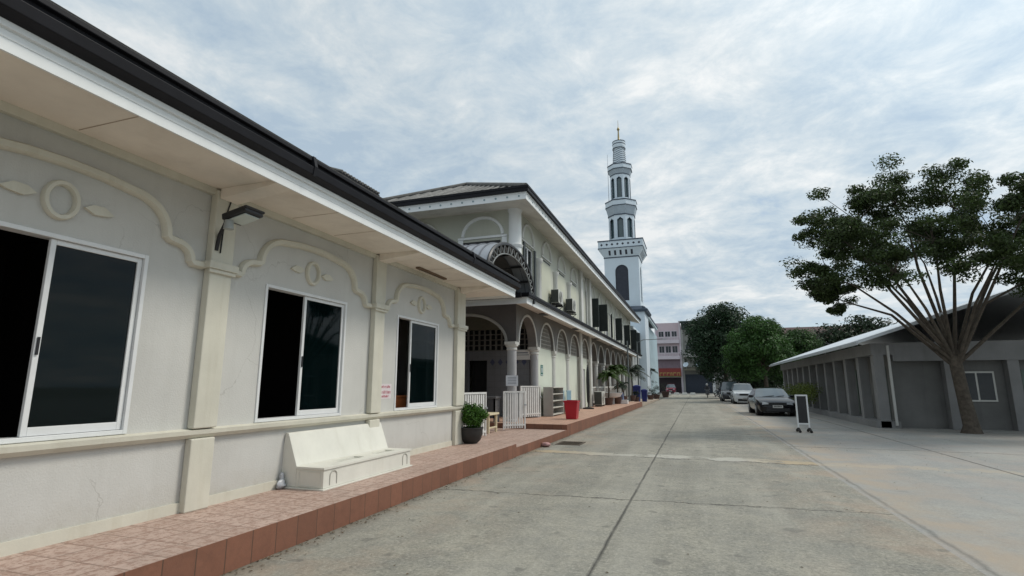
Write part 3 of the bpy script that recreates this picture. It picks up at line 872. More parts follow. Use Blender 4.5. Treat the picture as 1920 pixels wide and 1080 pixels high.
# porch front : wide flattened arch between corner column and hall
pw = MB()
PU0, PU1 = -9.35, XA - .40
puc = (PU0 + PU1) / 2
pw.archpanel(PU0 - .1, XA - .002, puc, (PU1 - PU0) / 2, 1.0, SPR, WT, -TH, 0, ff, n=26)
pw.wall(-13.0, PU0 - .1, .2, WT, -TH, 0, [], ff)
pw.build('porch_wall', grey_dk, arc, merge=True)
pts = [(puc - ((PU1 - PU0) / 2 + .03) * math.cos(PI * i / 28), SPR + 1.03 * math.sin(PI * i / 28)) for i in range(29)]
m_ = MB(); m_.sweep(pts, .10, .001, .04, ff); m_.build('arch_band', mat('porch_band_paint', (0.30, 0.30, 0.29), .7), arc, smooth=40)
b = MB(); b.poly((-13, 16.901, .364), (XA, 16.901, .364), (XA, 20.4, .364), (-13, 20.4, .364)); b.build('porch_floor', walk2_m, arc)
# porch back wall
fb = SY(20.40)
pb_ = MB(); pb_.wall(-13, XA - .36, .36, 2.98, -.15, 0, [(-8.92, -8.10, .36, 2.60)], fb); pb_.build('porch_tiled_wall', porchtile, arc)
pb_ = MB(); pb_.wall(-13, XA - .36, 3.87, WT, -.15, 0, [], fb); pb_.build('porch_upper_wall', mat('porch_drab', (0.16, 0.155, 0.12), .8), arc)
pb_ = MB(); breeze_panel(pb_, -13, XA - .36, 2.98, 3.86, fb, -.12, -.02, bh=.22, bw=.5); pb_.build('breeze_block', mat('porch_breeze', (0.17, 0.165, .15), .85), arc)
pb_ = MB(); pb_.box(-13, XA - .5, 20.62, 20.66, 2.98, 3.87); pb_.box(-8.95, -8.05, 20.9, 20.95, .36, 2.7); pb_.build('dark_backing', black_m, arc)
dm = MB()
u = -8.0
for i in range(7):
    uu = -7.85 + i * .34
    if uu > XA - .5: break
    dm.prism([(uu - .11, 2.52), (uu, 2.38), (uu + .11, 2.52), (uu, 2.66)], .001, .006, lambda a, v, d: (a, 20.40 - d, v))
for uu in (-9.15, -9.5):
    dm.prism([(uu - .11, 2.52), (uu, 2.38), (uu + .11, 2.52), (uu, 2.66)], .001, .006, lambda a, v, d: (a, 20.40 - d, v))
dm.build('blue_tile_diamonds', mat('blue_tile', (0.07, 0.08, 0.14), .4), arc)
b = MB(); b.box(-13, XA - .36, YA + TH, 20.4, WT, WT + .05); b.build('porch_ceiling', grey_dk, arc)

# canopy between storeys
def eave(z0, z1, zg, x1, y0, y1, xin, yin, name, leftx=-12.95, white=fascia_m, stud=False):
    # mitred fascia following front and side
    f = MB()
    f.box(x1 - .03, x1, y0, y1, z0, z1); f.box(leftx, x1 - .03, y0, y0 + .03, z0, z1)
    f.box(x1, x1 + .02, y0 - .02, y1, z1 - .05, z1); f.box(leftx, x1, y0 - .02, y0, z1 - .05, z1)
    o = f.build(name + '_fascia', white, arc)
    gu = MB()
    gu.box(x1 - .03, x1 + .10, y0 - .10, y1, z1 + .001, zg); gu.box(leftx, x1 - .03, y0 - .10, y0 + .03, z1 + .001, zg)
    gu.box(x1 + .08, x1 + .12, y0 - .12, y1, zg - .06, zg + .02); gu.box(leftx, x1 + .08, y0 - .12, y0 - .08, zg - .06, zg + .02)
    gu.build(name + '_gutter', gutter_m, arc)
    so_ = MB()
    so_.poly((x1 - .03, y0 + .03, z0 + .01), (x1 - .03, y1, z0 + .01), (xin, y1, z0 + .22), (xin, yin, z0 + .22))
    so_.poly((x1 - .03, y0 + .03, z0 + .01), (xin, yin, z0 + .22), (leftx, yin, z0 + .22), (leftx, y0 + .03, z0 + .01))
    so_.build(name + '_soffit', soffit2, arc)
    return o
soffit2 = mat('pale_soffit', (0.72, 0.67, 0.60), .8, .1, 1.0, stain=.35, stain_col=(0.25, 0.19, 0.15))
eave(4.23, 4.44, 4.55, -5.07, 16.25, YEND + .8, XA, YA, 'canopy')
b = MB(); b.poly((-5.1, 16.25, 4.552), (-5.1, YEND + .8, 4.552), (XA, YEND + .8, 4.62), (XA, YA, 4.62)); b.poly((-5.1, 16.25, 4.552), (XA, YA, 4.62), (-14, YA, 4.62), (-14, 16.25, 4.552))
b.build('canopy_roof', tile_dark, arc)
for yy in (19.3, 25.1, 31, 37, 43):
    b = MB(); b.box(-5.55, -5.3, yy, yy + .5, 4.27, 4.30); b.build('soffit_vent', black_m, arc)

# upper storey
UZ0, UZ1 = 4.46, 8.02
wl = MB()
shy = [32.4, 35.1, 38.0, 40.2, 42.9, 45.6, 48.3, 51.0]
uh = [(18.62, 19.85, 5.05, 6.92)] + [(y, y + 1.25, 5.05, 6.9) for y in shy]
wl.wall(YA + .22, YEND, UZ0, UZ1, -.22, 0, uh, fa)
wl.build('upper_wall', upper_pt, arc, merge=True)
wf = MB(); FH = (-8.02, -6.50, 5.0, 6.88)
wf.wall(-12.2, XA - .0015, UZ0, UZ1, -.22, 0, [FH, (-10.6, -9.1, 5.0, 6.88)], ff)
wf.build('upper_front_wall', upper_pt, arc, merge=True)
b = MB(); b.box(-12.2, XA - 2.2, YA + 2.0, YA + 2.1, UZ0, UZ1); b.box(XA - 2.1, XA - 2.0, YA + 2, YEND, UZ0, UZ1); b.build('interior_lining', room_m, arc)
b = MB(); b.wall(-12.2, XA - .22, .3, UZ1, -.2, 0, [], lambda u, v, d: (u, YEND + d, v)); b.box(-12.4, -12.2, YA, YEND, .3, UZ1); b.build('rear_wall', upper_pt, arc)
# corner column and capital
b = MB(); b.lathe((XA - .06, YA + .06, 0), [(.27, 4.56), (.27, 4.62), (.24, 4.66), (.24, 6.50), (.28, 6.54), (.30, 6.62), (.24, 6.66), (.235, 7.86), (.27, 7.92), (.27, 8.02)], 24)
b.build('corner_column', fascia_m, arc, smooth=40)
# lunettes & panels upper side
def lunette(fn, uc, half=.68, v=7.06, rise=.68, band=.07, mt=white_pt, dd=.045):
    p = [(uc - half * math.cos(PI * i / 20), v + rise * math.sin(PI * i / 20)) for i in range(21)]
    m_ = MB(); m_.sweep(p, band, .001, dd, fn); m_.build('arch_band', mt, arc, smooth=40)
ucs = [19.25 + 2.72 * k for k in range(4)]
for k in range(4):
    lunette(fa, 19.02 + BAY * k, .72, band=.10, dd=.08)
for y in [29.95] + [y + .62 for y in shy]:
    lunette(fa, y, .58, band=.09, dd=.07)
b = MB()
for k in range(4):
    y = 19.02 + BAY * k
    b.box(XA + .001, XA + .05, y - .8, y + .8, 6.98, 7.04)
b.build('string_band', white_pt, arc)
for k in range(1, 4):
    y = 19.02 + BAY * k
    b = MB(); b.box(XA + .001, XA + .006, y - .74, y + .74, 4.65, 6.80); b.build('wall_panel', upper_cr, arc)
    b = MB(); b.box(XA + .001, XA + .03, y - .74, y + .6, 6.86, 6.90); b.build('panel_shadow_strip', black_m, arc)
for yy in [20.40 + BAY * k for k in range(3)]:
    b = MB(); b.lathe((XA + .01, yy, 0), [(.17, 4.6), (.15, 4.65), (.15, 6.5), (.2, 6.56), (.22, 6.66), (.22, 6.72)], 16)
    b.build('half_column', white_pt, arc, smooth=40)
for yy in (29.0, 31.6):
    b = MB(); b.box(XA + .001, XA + .14, yy - .28, yy + .28, 4.6, 7.98); b.build('pilaster', white_pt, arc, bevel=.01)
b = MB(); b.cyl((XA + .06, 30.6, 4.6), (XA + .06, 30.6, 7.9), .05, n=8); b.cyl((XA + .06, 28.5, .4), (XA + .06, 28.5, 4.4), .05, n=8); b.build('downpipe', pvc, arc, smooth=40)
for yy in [34.4, 37.4, 39.75, 42.2, 44.7, 47.3, 50.2]:
    b = MB(); b.box(XA + .001, XA + .07, yy - .12, yy + .12, 4.6, 6.8); b.box(XA + .001, XA + .1, yy - .17, yy + .17, 6.8, 6.9); b.build('pilaster', white_pt, arc)
# corner window, frames
def win(fn, h, bars, depth=-.1):
    f = MB(); t = .06
    a, b_, c, d = h
    def bb(u0, u1, v0, v1, d0, d1):
        P = [fn(u, v, w_) for w_ in (d0, d1) for u, v in ((u0, v0), (u1, v0), (u1, v1), (u0, v1))]
        f.add(P, [(0, 3, 2, 1), (4, 5, 6, 7), (0, 1, 5, 4), (1, 2, 6, 5), (2, 3, 7, 6), (3, 0, 4, 7)])
    bb(a, a + t, c, d, depth, depth + .06); bb(b_ - t, b_, c, d, depth, depth + .06); bb(a + t, b_ - t, c, c + t, depth, depth + .06); bb(a + t, b_ - t, d - t, d, depth, depth + .06)
    for u in bars: bb(u - .05, u + .05, c + t, d - t, depth + .005, depth + .055)
    o = f.build('window', alu, arc)
    g_ = MB(); g_.add([fn(a + t, c + t, depth + .02), fn(b_ - t, c + t, depth + .02), fn(b_ - t, d - t, depth + .02), fn(a + t, d - t, depth + .02)], [(0, 1, 2, 3)])
    g_.build('pane', glass_t, o)
    return o
win(fa, uh[0], [19.25], -.12)
for h in uh[1:]: win(fa, h, [(h[0] + h[1]) / 2], -.12)
b = MB(); b.box(-8.018, -6.502, YA + .03, YA + .04, 5.0, 6.878); b.build('dark_opening_sheet', black_m, arc); win(ff, FH, [-7.26]); win(ff, (-10.6, -9.1, 5.0, 6.88), [-9.85])  # black sheet added before the pane, stands in for the dark opening
# black shutter frame of corner window (open leaf against wall)
for (y0, y1) in ((18.42, 18.62), (19.85, 20.06)):
    b = MB(); b.box(XA + .001, XA + .05, y0, y1, 5.02, 6.95)
    b.build('shutter', dgreen, arc)
# front lunettes
for uc in (-7.22, -9.86):
    lunette(ff, uc, .80, 6.98 + .1, .70, .12, fascia_m, .08)
    b = MB(); b.box(uc - .98, uc + .98, YA - .08, YA - .001, 6.97, 7.05); b.build('string_band', fascia_m, arc)
    b = MB(); b.box(uc - .97, uc - .78, YA - .05, YA - .001, 4.7, 6.968); b.box(uc + .78, uc + .97, YA - .05, YA - .001, 4.7, 6.968); b.build('pilaster', fascia_m, arc)
# open shutters (perpendicular leaves)
def leaf(y, wdt, z0=5.12, z1=6.92):
    b = MB()
    b.box(XA + .02, XA + .02 + wdt, y - .02, y + .02, z0, z0 + .08); b.box(XA + .02, XA + .02 + wdt, y - .02, y + .02, z1 - .08, z1)
    b.box(XA + .02, XA + .07, y - .02, y + .02, z0 + .08, z1 - .08); b.box(XA + wdt - .03, XA + .02 + wdt, y - .02, y + .02, z0 + .08, z1 - .08)
    z = z0 + .1
    while z < z1 - .1:
        b.obox((XA + .02 + wdt / 2, y, z), (wdt - .1, .035, .01), rx=R(35)); z += .045
    b.box(XA + .06, XA + wdt - .02, y - .002, y + .002, z0 + .08, z1 - .08)
    b.build('shutter', dgreen, arc)
leaf(32.4, .44); leaf(35.1, .56); leaf(40.2, .14); leaf(42.9, .52); leaf(48.3, .52); leaf(53.5, .6, 5.0, 7.0); leaf(45.7, .1); leaf(51.0, .12)
# upper eaves
fo = eave(7.78, 8.03, 8.21, -5.05, 16.15, YEND + 1.0, XA, YA, 'eave')
st = MB()
x = -5.3
while x > -12.8:
    st.lathe((x, 0, 0), [(0.0, 0), (0.0, 0)], 3) if False else None
    st.cyl((x, 16.149, 7.90), (x, 16.135, 7.90), .035, n=8); x -= .42
y = 16.5
while y < YEND + .9:
    st.cyl((-5.049, y, 7.90), (-5.036, y, 7.90), .03, n=8); y += .42
st.build('fascia_studs', mat('stud_teal', (0.25, 0.34, 0.36), .6), fo)
# hip roof with tile ribs
rt_ = MB()
ex0, ex1, ey0, ey1, ez = -12.9, -5.05, 16.15, YEND + 1.0, 8.19
cxr = (ex0 + ex1) / 2; hw = (ex1 - ex0) / 2
rz1 = 10.20
slope = (rz1 - ez) / hw
A, B_, C_, D_ = (ex0, ey0, ez), (ex1, ey0, ez), (ex1, ey1, ez), (ex0, ey1, ez)
E1, E2 = (cxr, ey0 + hw, rz1), (cxr, ey1 - hw, rz1)
rt_.poly(A, B_, E1); rt_.poly(B_, C_, E2, E1); rt_.poly(C_, D_, E2); rt_.poly(D_, A, E1, E2)
rt_.build('roof', tile_dark, arc)
ti = MB()
x = ex0 + .12
while x < ex1 - .05:
    run = min(x - ex0, ex1 - x)
    ti.cyl((x, ey0 + .02, ez - .062), (x, ey0 + run, ez - .062 + run * slope), .10, n=16); x += .33
y = ey0 + .12
while y < ey1:
    run = min(y - ey0, ey1 - y, hw)
    ti.cyl((ex1 - .25, y, ez + .03 + .25 * slope), (ex1 - run, y, ez + .035 + run * slope), .07, n=5); y += .26
rt2 = ti.build('roof_tiles', tile_m, arc, smooth=60)
hp = MB()
for a, b_ in ((A, E1), (B_, E1), (E1, E2), (C_, E2)):
    a, b_ = Vector(a), Vector(b_)
    hp.cyl(a + Vector((0, 0, .06)), b_ + Vector((0, 0, .06)), .09, n=8)
hp.build('hip_ridge', tile_m, arc, smooth=60)

# ---- things on the arcade building
# barrel vault canopy over the gap
vault = thing('barrel_canopy', 'barrel vaulted corrugated metal canopy with black lattice arch over the gap between the two halls', 'canopy', (-6.5, 14.85, 4.55))
VR, VH, VY, VZ = 2.15, 1.20, 14.82, 4.55
corr = mat('grey_corrugated_sheet', (0.33, 0.35, 0.38), .4, .12, 1.5, metal=.3, stain=.3, stain_col=(.2, .2, .2))
def arcpt(t, dr=0.0): return (VY - (VR + dr) * math.cos(t), VZ + (VH + dr) * math.sin(t))
b = MB(); nseg = 36
for i in range(nseg):
    (ya, za), (yb, zb) = arcpt(PI * i / nseg, .03), arcpt(PI * (i + 1) / nseg, .03)
    b.poly((-5.05, ya, za), (-9.4, ya, za), (-9.4, yb, zb), (-5.05, yb, zb))
b.build('sheet_roof', corr, vault, smooth=50, merge=True)
b = MB(); x = -5.35
while x > -9.4:
    b.tube([(x, *arcpt(PI * i / 24, .045)) for i in range(25)], .022, 5); x -= .30
b.build('sheet_ribs', mat('sheet_seam', (0.13, 0.14, .16), .5), vault, smooth=50)
for xx in (-5.05, -7.2, -9.3):
    b = MB(); dd = -.30
    b.tube([(xx, *arcpt(PI * i / 32, 0)) for i in range(33)], .05, 6)
    bi = MB(); bi.tube([(xx, *arcpt(PI * i / 32, dd)) for i in range(33)], .022, 6)
    t_ = b.build('lattice_arch', black_m, vault, smooth=50)
    bi.build('inner_hoop', mat('worn_hoop', (0.20, 0.21, 0.21), .6, .3, 8), t_, smooth=50)
    bz = MB(); nz = 34
    for i in range(nz):
        p0 = arcpt(PI * i / nz, 0 if i % 2 else dd); p1 = arcpt(PI * (i + 1) / nz, dd if i % 2 else 0)
        bz.tube([(xx, *p0), (xx, *p1)], .018, 5)
    bz.build('lattice_web', MATS['worn_hoop'], t_, smooth=50)
b = MB()
for t in (30, 55, 80, 105, 130, 155):
    y_, z_ = arcpt(R(t), -.04); b.box(-9.3, -5.08, y_ - .025, y_ + .025, z_ - .03, z_ + .03)
b.box(-9.3, -5.0, VY + VR - .05, VY + VR + .05, VZ - .05, VZ + .05); b.box(-9.3, -5.0, VY - VR - .05, VY - VR + .05, VZ - .05, VZ + .05)
for t in (12.6 + .15, 16.9): b.box(-5.1, -5.0, t, t + .1, 4.3, 4.6)
b.build('purlins', black_m, vault)
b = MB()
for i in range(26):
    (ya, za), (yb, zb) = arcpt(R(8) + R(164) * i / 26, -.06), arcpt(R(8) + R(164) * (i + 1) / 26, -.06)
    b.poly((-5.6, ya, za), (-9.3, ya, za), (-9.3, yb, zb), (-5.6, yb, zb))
b.build('underside_shade_sheet', mat('underside_shade_dark', (0.05, 0.05, 0.048), .7), vault)  # extra dark sheet under the vault; underside shade put into its colour
b = MB(); b.box(-9.3, -4.35, 12.7, 13.0, 4.2, 4.36); b.build('valley_gutter', gutter_m, vault)
b = MB(); b.box(-9.3, -5.2, 16.0, 16.1, 4.4, 4.56); b.build('valley_gutter', gutter_m, vault)

# air conditioners
acw = mat('ac_casing', (0.52, 0.52, 0.48), .5, .06, 4, streak=.15)
def ac_unit():
    t = thing('air_conditioner', '', 'air conditioner')
    b = MB(); b.box(-.17, .17, -.42, .42, .06, .66); b.build('casing', acw, t, bevel=.015)
    b = MB()
    b.box(-.165, .165, -.426, -.4205, .08, .64)
    for i in range(9): b.box(-.168, .168, -.44, -.427, .10 + i * .057, .115 + i * .057)
    b.build('side_grille', mat('ac_dark', (0.06, 0.065, 0.06), .6), t)
    b = MB(); b.cyl((.171, -.05, .36), (.18, -.05, .36), .24, n=24)
    f = b.build('fan', mat('ac_fan', (0.26, 0.26, 0.25), .6), t)
    g_ = MB()
    for r_ in (.06, .11, .16, .21, .245):
        g_.tube([(.188, -.05 + r_ * math.cos(2 * PI * k / 20), .36 + r_ * math.sin(2 * PI * k / 20)) for k in range(21)], .006, 4)
    g_.build('fan_guard', acw, f)
    b = MB(); b.box(-.16, .16, -.34, -.30, 0, .06); b.box(-.16, .16, .30, .34, 0, .06); b.build('feet', black_m, t)
    return t
a1 = ac_unit(); a1.location = (-5.62, 22.55, 5.08); a1['label'] = 'air conditioner on the canopy ledge, nearer of the two upper units'; a1['group'] = 'air conditioners on the ledge above the arcade'
a2 = dup(a1, (-5.62, 25.35, 5.1), 0, 'air conditioner on the canopy ledge, farther of the two upper units')
a3 = dup(a1, (-5.45, 31.9, .37), 0, 'air conditioner standing on the orange walkway beside the white railing'); del a3['group']; a3.scale = (1.3, 1.3, 1.3)
for i, yy in enumerate((22.55, 25.35)):
    b = MB(); b.box(-5.88, -5.42, yy - .32, yy - .28, 5.04, 5.08); b.box(-5.88, -5.42, yy + .28, yy + .32, 5.04, 5.08)
    for s in (-.3, .3): b.tube([(-5.88, yy + s, 4.75), (-5.45, yy + s, 5.04)], .015, 5)
    b.tube([(-5.80, yy - .5, 4.63), (-5.80, yy - .5, 5.3), (-5.75, yy - .4, 5.45)], .02, 6)
    o = b.build('bracket', black_m, None, loc=(-5.65, yy, 5.04)); tag(o, 'black wall bracket carrying the %s upper air conditioner' % ('nearer', 'farther')[i], 'bracket')

# signs
t = thing('porch_sign', 'white board with a dark corner mark hanging in the side arch of the porch', 'sign', (-6.35, 20.3, 2.8))
b = MB(); b.box(-6.82, -5.72 - .2, 20.30, 20.33, 2.60, 3.00); b.build('board', mat('sign_white', (0.70, 0.69, 0.66), .6), t, bevel=.005)
b = MB(); b.box(-6.20, -6.08, 20.294, 20.299, 2.64, 2.76); b.box(-6.78, -6.3, 20.294, 20.299, 2.86, 2.89); b.box(-6.78, -6.25, 20.294, 20.299, 2.78, 2.80); b.build('lettering', mat('navy', (0.04, 0.06, 0.12), .6), t)
t = thing('column_notice', 'white paper sheet taped on the corner column of the arcade', 'notice', (XA - .17, 17.66, 1.75))
b = MB(); b.obox((XA - .10, 17.47, 1.75), (.42, .008, .36), rz=R(18)); b.build('sheet', mat('sheet_white', (0.72, 0.75, 0.80), .7), t)
b = MB()
for z in (1.86, 1.81, 1.76, 1.70, 1.65):
    b.obox((XA - .10 + .0017, 17.47 - .0054, z), (.30, .002, .014), rz=R(18))
b.build('lettering', mat('grey_ink', (0.20, 0.22, 0.28), .7), t)
t = thing('green_sign', 'small green sign with a white figure on the pale infill wall', 'sign', (-6.0, 21.1, 2.2))
b = MB(); b.box(-6.019, -6.01, 21.15, 21.5, 1.98, 2.42); b.build('plate', mat('sign_green', (0.04, 0.16, 0.13), .5), t)
b = MB(); b.box(-6.009, -6.006, 21.19, 21.46, 2.0, 2.03); b.box(-6.009, -6.006, 21.27, 21.38, 2.10, 2.30); b.cyl((-6.009, 21.32, 2.35), (-6.006, 21.32, 2.35), .035, n=10); b.build('figure', sheetw := MATS['sheet_white'], t)
# ============================================================ GATES, RACK ETC
gate_w = mat('gate_white', (0.66, 0.66, 0.64), .6, .08, 5, streak=.25, stain_col=(0.3, 0.3, 0.3))
def picket(name_label, x0, y0, x1, y1, z0, h, lean=0.0, n=11, group='white slatted gate panels by the porch'):
    t = thing('gate_panel', name_label, 'gate', ((x0 + x1) / 2, (y0 + y1) / 2, z0), group)
    L = math.hypot(x1 - x0, y1 - y0); dx, dy = (x1 - x0) / L, (y1 - y0) / L
    nx, ny = -dy, dx
    def P(s, z, o=0): return (x0 + dx * s + nx * (o + lean * z), y0 + dy * s + ny * (o + lean * z), z0 + z)
    def bar(s0, s1, za, zb, o, th):
        v = [P(s, z, oo) for oo in (o, o + th) for s, z in ((s0, za), (s1, za), (s1, zb), (s0, zb))]
        return v
    F = [(0, 3, 2, 1), (4, 5, 6, 7), (0, 1, 5, 4), (1, 2, 6, 5), (2, 3, 7, 6), (3, 0, 4, 7)]
    b = MB()
    b.add(bar(0, .04, .02, h, 0, .04), F); b.add(bar(L - .04, L, .02, h, 0, .04), F)
    b.add(bar(.04, L - .04, h - .05, h, 0, .04), F); b.add(bar(.04, L - .04, .12, .17, 0, .04), F)
    b.build('frame', gate_w, t)
    for i in range(n):
        s0 = .06 + (L - .12) * i / n
        b = MB(); b.add(bar(s0, s0 + (L - .12) / n * .62, .05, h - .06, .012, .016), F); b.build('slat', gate_w, t)
    b = MB(); b.add(bar(L - .06, L + .02, h * .62, h * .66, -.03, .03), F); b.build('latch', steel, t)
    return t
picket('white slatted gate panel standing behind the potted bush beside the hall corner', -5.72, 11.95, -5.5, 13.85, .21, 1.2, n=15)
picket('white slatted gate panel with thin bars standing right of the cream table', -5.78, 16.0, -5.22, 16.55, .21, 1.2, n=8)
picket('weathered white slatted gate panel standing left of the grey shoe rack', -6.25, 19.2, -5.78, 20.3, .37, 1.2, n=9)
# cream stool / bench
cream = mat('cream_enamel', (0.66, 0.58, 0.40), .5, .08, 4)
t = thing('cream_stool', 'cream painted low table with open railed ends between two white gate panels', 'table', (-6.1, 15.3, .2))
b = MB(); b.box(-6.35, -5.75, 14.75, 15.55, .82 - .1, .82 - .04); b.build('top', cream, t, bevel=.012)
for xx in (-6.30, -5.86):
    for yy in (14.8, 15.44):
        b = MB(); b.box(xx, xx + .06, yy, yy + .06, .21, .72); b.build('leg', cream, t)
b = MB(); b.box(-6.29, -5.81, 14.81, 14.84, .34, .38); b.box(-6.29, -5.81, 14.81, 14.84, .55, .59)
for i in range(4): b.box(-6.19 + i * .1, -6.15 + i * .1, 14.81, 14.84, .38, .55)
b.box(-5.83, -5.80, 14.86, 15.44, .34, .38); b.build('rails', cream, t)
t = thing('grey_desk', 'dark grey desk standing in the shade of the porch behind the cream table', 'desk', (-6.9, 17.0, .3))
b = MB(); b.box(-7.5, -6.4, 16.95, 17.5, 1.15, 1.22); b.build('top', mat('desk_grey', (0.12, 0.12, 0.125), .6), t, bevel=.01)
b = MB(); b.box(-7.45, -6.45, 17.0, 17.05, .5, 1.15); b.build('front_panel', mat('desk_grey2', (0.07, 0.07, 0.075), .6), t)
for xx in (-7.45, -6.5):
    b = MB(); b.box(xx, xx + .05, 17.0, 17.45, .37, 1.15); b.build('leg', MATS['desk_grey'], t)
# shoe rack
rk = mat('rack_grey', (0.36, 0.345, 0.32), .6, .06, 4, streak=.1)
t = thing('shoe_rack', 'grey beige open shelf unit with four shelves beside the red bin', 'shelf', (-5.65, 21.8, .36))
x0, x1, y0, y1, z0, z1 = -5.86, -5.46, 20.95, 22.75, .37, 1.52
b = MB(); b.box(x0, x1, y0, y0 + .03, z0, z1); b.build('side_panel', rk, t)
b = MB(); b.box(x0, x1, y1 - .03, y1, z0, z1); b.build('side_panel', rk, t)
b = MB(); b.box(x0, x0 + .015, y0 + .03, y1 - .03, z0, z1); b.build('back_panel', rk, t)
for i, z in enumerate((z0 + .04, z0 + .31, z0 + .58, z0 + .85, z1 - .035)):
    b = MB(); b.box(x0 + .015, x1 + (.03 if i == 4 else 0), y0 + .03, y1 - .03, z, z + .035); b.build('shelf' if i < 4 else 'top', mat('rack_shelf', (0.50, 0.49, 0.44), .6), t, bevel=.005)
# bins
def bin_(label, cat, x, y, z, r, h, m, group=None, lid=None, square=True, name='bin'):
    t = thing(name, label, cat, (x, y, z), group)
    b = MB(); n = 4 if square else 20
    b.lathe((x, y, z), [(r * .78, 0), (r * 1.0, h * .88), (r * 1.0, h * .9), (r * 1.08, h * .9), (r * 1.08, h), (r * .97, h), (r * .75, .05)], n, PI / 4)
    b.build('body', m, t, bevel=.02 if square else 0, smooth=0 if square else 40)
    b = MB()
    b.box(x - r * .55, x + r * .55, y - r * .05, y + r * .05, z + h + .0, z + h + .02) if lid is None else b.lathe((x, y, z + h), [(r * 1.1, 0.002), (r * 1.05, .05), (r * .5, .12), (.02, .14)], n, PI / 4)
    b.build('handle' if lid is None else 'lid', m if lid is None else lid, t)
    return t
red = mat('red_plastic', (0.42, 0.008, 0.025), .35, .06, 5, spec=.5)
dred = mat('maroon_plastic', (0.10, 0.012, 0.03), .4, .1, 5)
bin_('bright red square plastic bin near the walkway edge, in front of the shoe rack', 'bin', -4.42, 19.75, .37, .345, .66, red)
bin_('dark maroon bin half hidden behind the bright red bin', 'bin', -5.3, 23.6, .37, .35, .55, dred)
blue = mat('blue_plastic', (0.02, 0.03, 0.16), .4, .08, 5)
bin_('tall dark blue bin at the far end of the arcade walkway', 'bin', -4.75, 46.2, .22, .42, 1.25, blue, 'blue bins', lid=blue)
bin_('short blue bin next to the tall one, nearer the road', 'bin', -4.25, 47.5, .18, .34, .95, blue, 'blue bins', lid=blue)
# pale blue louvre panels
lb = mat('pale_blue_plastic', (0.28, 0.42, 0.50), .5, .1, 4)
for i, yy in enumerate((23.3, 24.75)):
    t = thing('folding_chair', ('pale blue slatted chair right beside the shoe rack', 'pale blue slatted chair farther from the shoe rack, behind the red bin')[i], 'chair', (-5.7, yy + .5, .36), 'pale blue slatted chairs along the wall')
    b = MB()
    for k in range(9): b.box(-5.80, -5.77, yy + .06 + k * .10, yy + .12 + k * .10, .84, 1.30)
    b.box(-5.81, -5.765, yy, yy + .95, 1.301, 1.35); b.box(-5.81, -5.765, yy, yy + .95, .80, .839); b.build('backrest', lb, t)
    b = MB(); b.box(-5.76, -5.35, yy, yy + .95, .76, .80); b.build('seat', mat('chair_white', (.55, .6, .62), .5), t)
    for xx in (-5.78, -5.40):
        for y_ in (yy + .03, yy + .88):
            b = MB(); b.box(xx, xx + .04, y_, y_ + .04, .365, .76); b.build('leg', steel, t)
# black furled umbrella on stand
t = thing('furled_umbrella', 'tall black furled parasol on a weighted foot beside the door pilaster', 'parasol', (-5.45, 28.3, .36))
b = MB(); b.lathe((-5.45, 28.3, .36), [(.03, .25), (.07, .4), (.085, .9), (.09, 1.5), (.07, 2.0), (.035, 2.2), (.02, 2.3)], 10); b.build('canopy', black_m, t, smooth=50)
b = MB(); b.lathe((-5.45, 28.3, .36), [(.3, 0), (.3, .06), (.08, .1), (.03, .12), (.03, .3)], 16); b.build('base', rubber, t, smooth=40)
# drain cover + puddled debris
dr = thing('drain_grate', 'square iron drain grate set into the concrete next to the lower step', 'drain cover', (-3.4, 14.9, 0))
b = MB(); b.box(-3.75, -3.05, 14.5, 14.56, -.02, .012); b.box(-3.75, -3.05, 15.3, 15.36, -.02, .012); b.box(-3.75, -3.69, 14.56, 15.3, -.02, .012); b.box(-3.11, -3.05, 14.56, 15.3, -.02, .012); b.build('frame', mat('rusty_iron', (0.09, 0.07, 0.05), .8, .3, 8), dr)
b = MB()
for i in range(9): b.box(-3.68, -3.12, 14.6 + i * .08, 14.63 + i * .08, -.02, .008)
b.build('grate', MATS['rusty_iron'], dr)
b = MB(); b.poly((-3.69, 14.56, .003), (-3.11, 14.56, .003), (-3.11, 15.3, .003), (-3.69, 15.3, .003)); b.build('pit', black_m, dr)
t = MB(); blob(t, (-3.82, 13.9, .06), .12, .1, .06, seed=8, jit=.3); o = t.build('rag', mat('pinkish_cloth', (0.42, 0.25, 0.24), .9, .2, 10), loc=(-3.82, 13.9, 0), smooth=50); tag(o, 'small crumpled pinkish rag on the concrete against the lower step', 'rag')

# fallen leaf litter along kerb
lt = MB(); rnd = random.Random(11)
for i in range(520):
    y = rnd.uniform(2, 22) if i < 300 else rnd.uniform(2, 10); x = -3.93 + abs(rnd.gauss(0, .10)); s = rnd.uniform(.008, .024); a = rnd.uniform(0, 6.3); z = rnd.uniform(.003, .012)
    c_, s__ = math.cos(a) * s, math.sin(a) * s
    lt.poly((x - c_, y - s__, z), (x + s__ * .5, y - c_ * .5, z + .006), (x + c_, y + s__, z), (x - s__ * .5, y + c_ * .5, z + .004))
for i in range(260):
    x = rnd.uniform(-3.7, 7); y = rnd.uniform(2.5, 24); s_ = rnd.uniform(.008, .022); a = rnd.uniform(0, 6.3)
    c_, s__ = math.cos(a) * s_, math.sin(a) * s_
    lt.poly((x - c_, y - s__, .004), (x + s__ * .5, y - c_ * .5, .010), (x + c_, y + s__, .005), (x - s__ * .5, y + c_ * .5, .008))
o = lt.build('leaf_litter', mat('dry_leaf', (0.11, 0.075, 0.04), .9, .3, 9, island=.5), kind='stuff')
o['label'] = 'dry leaf crumbs and grit gathered along the foot of the terracotta kerb'; o['category'] = 'leaf litter'

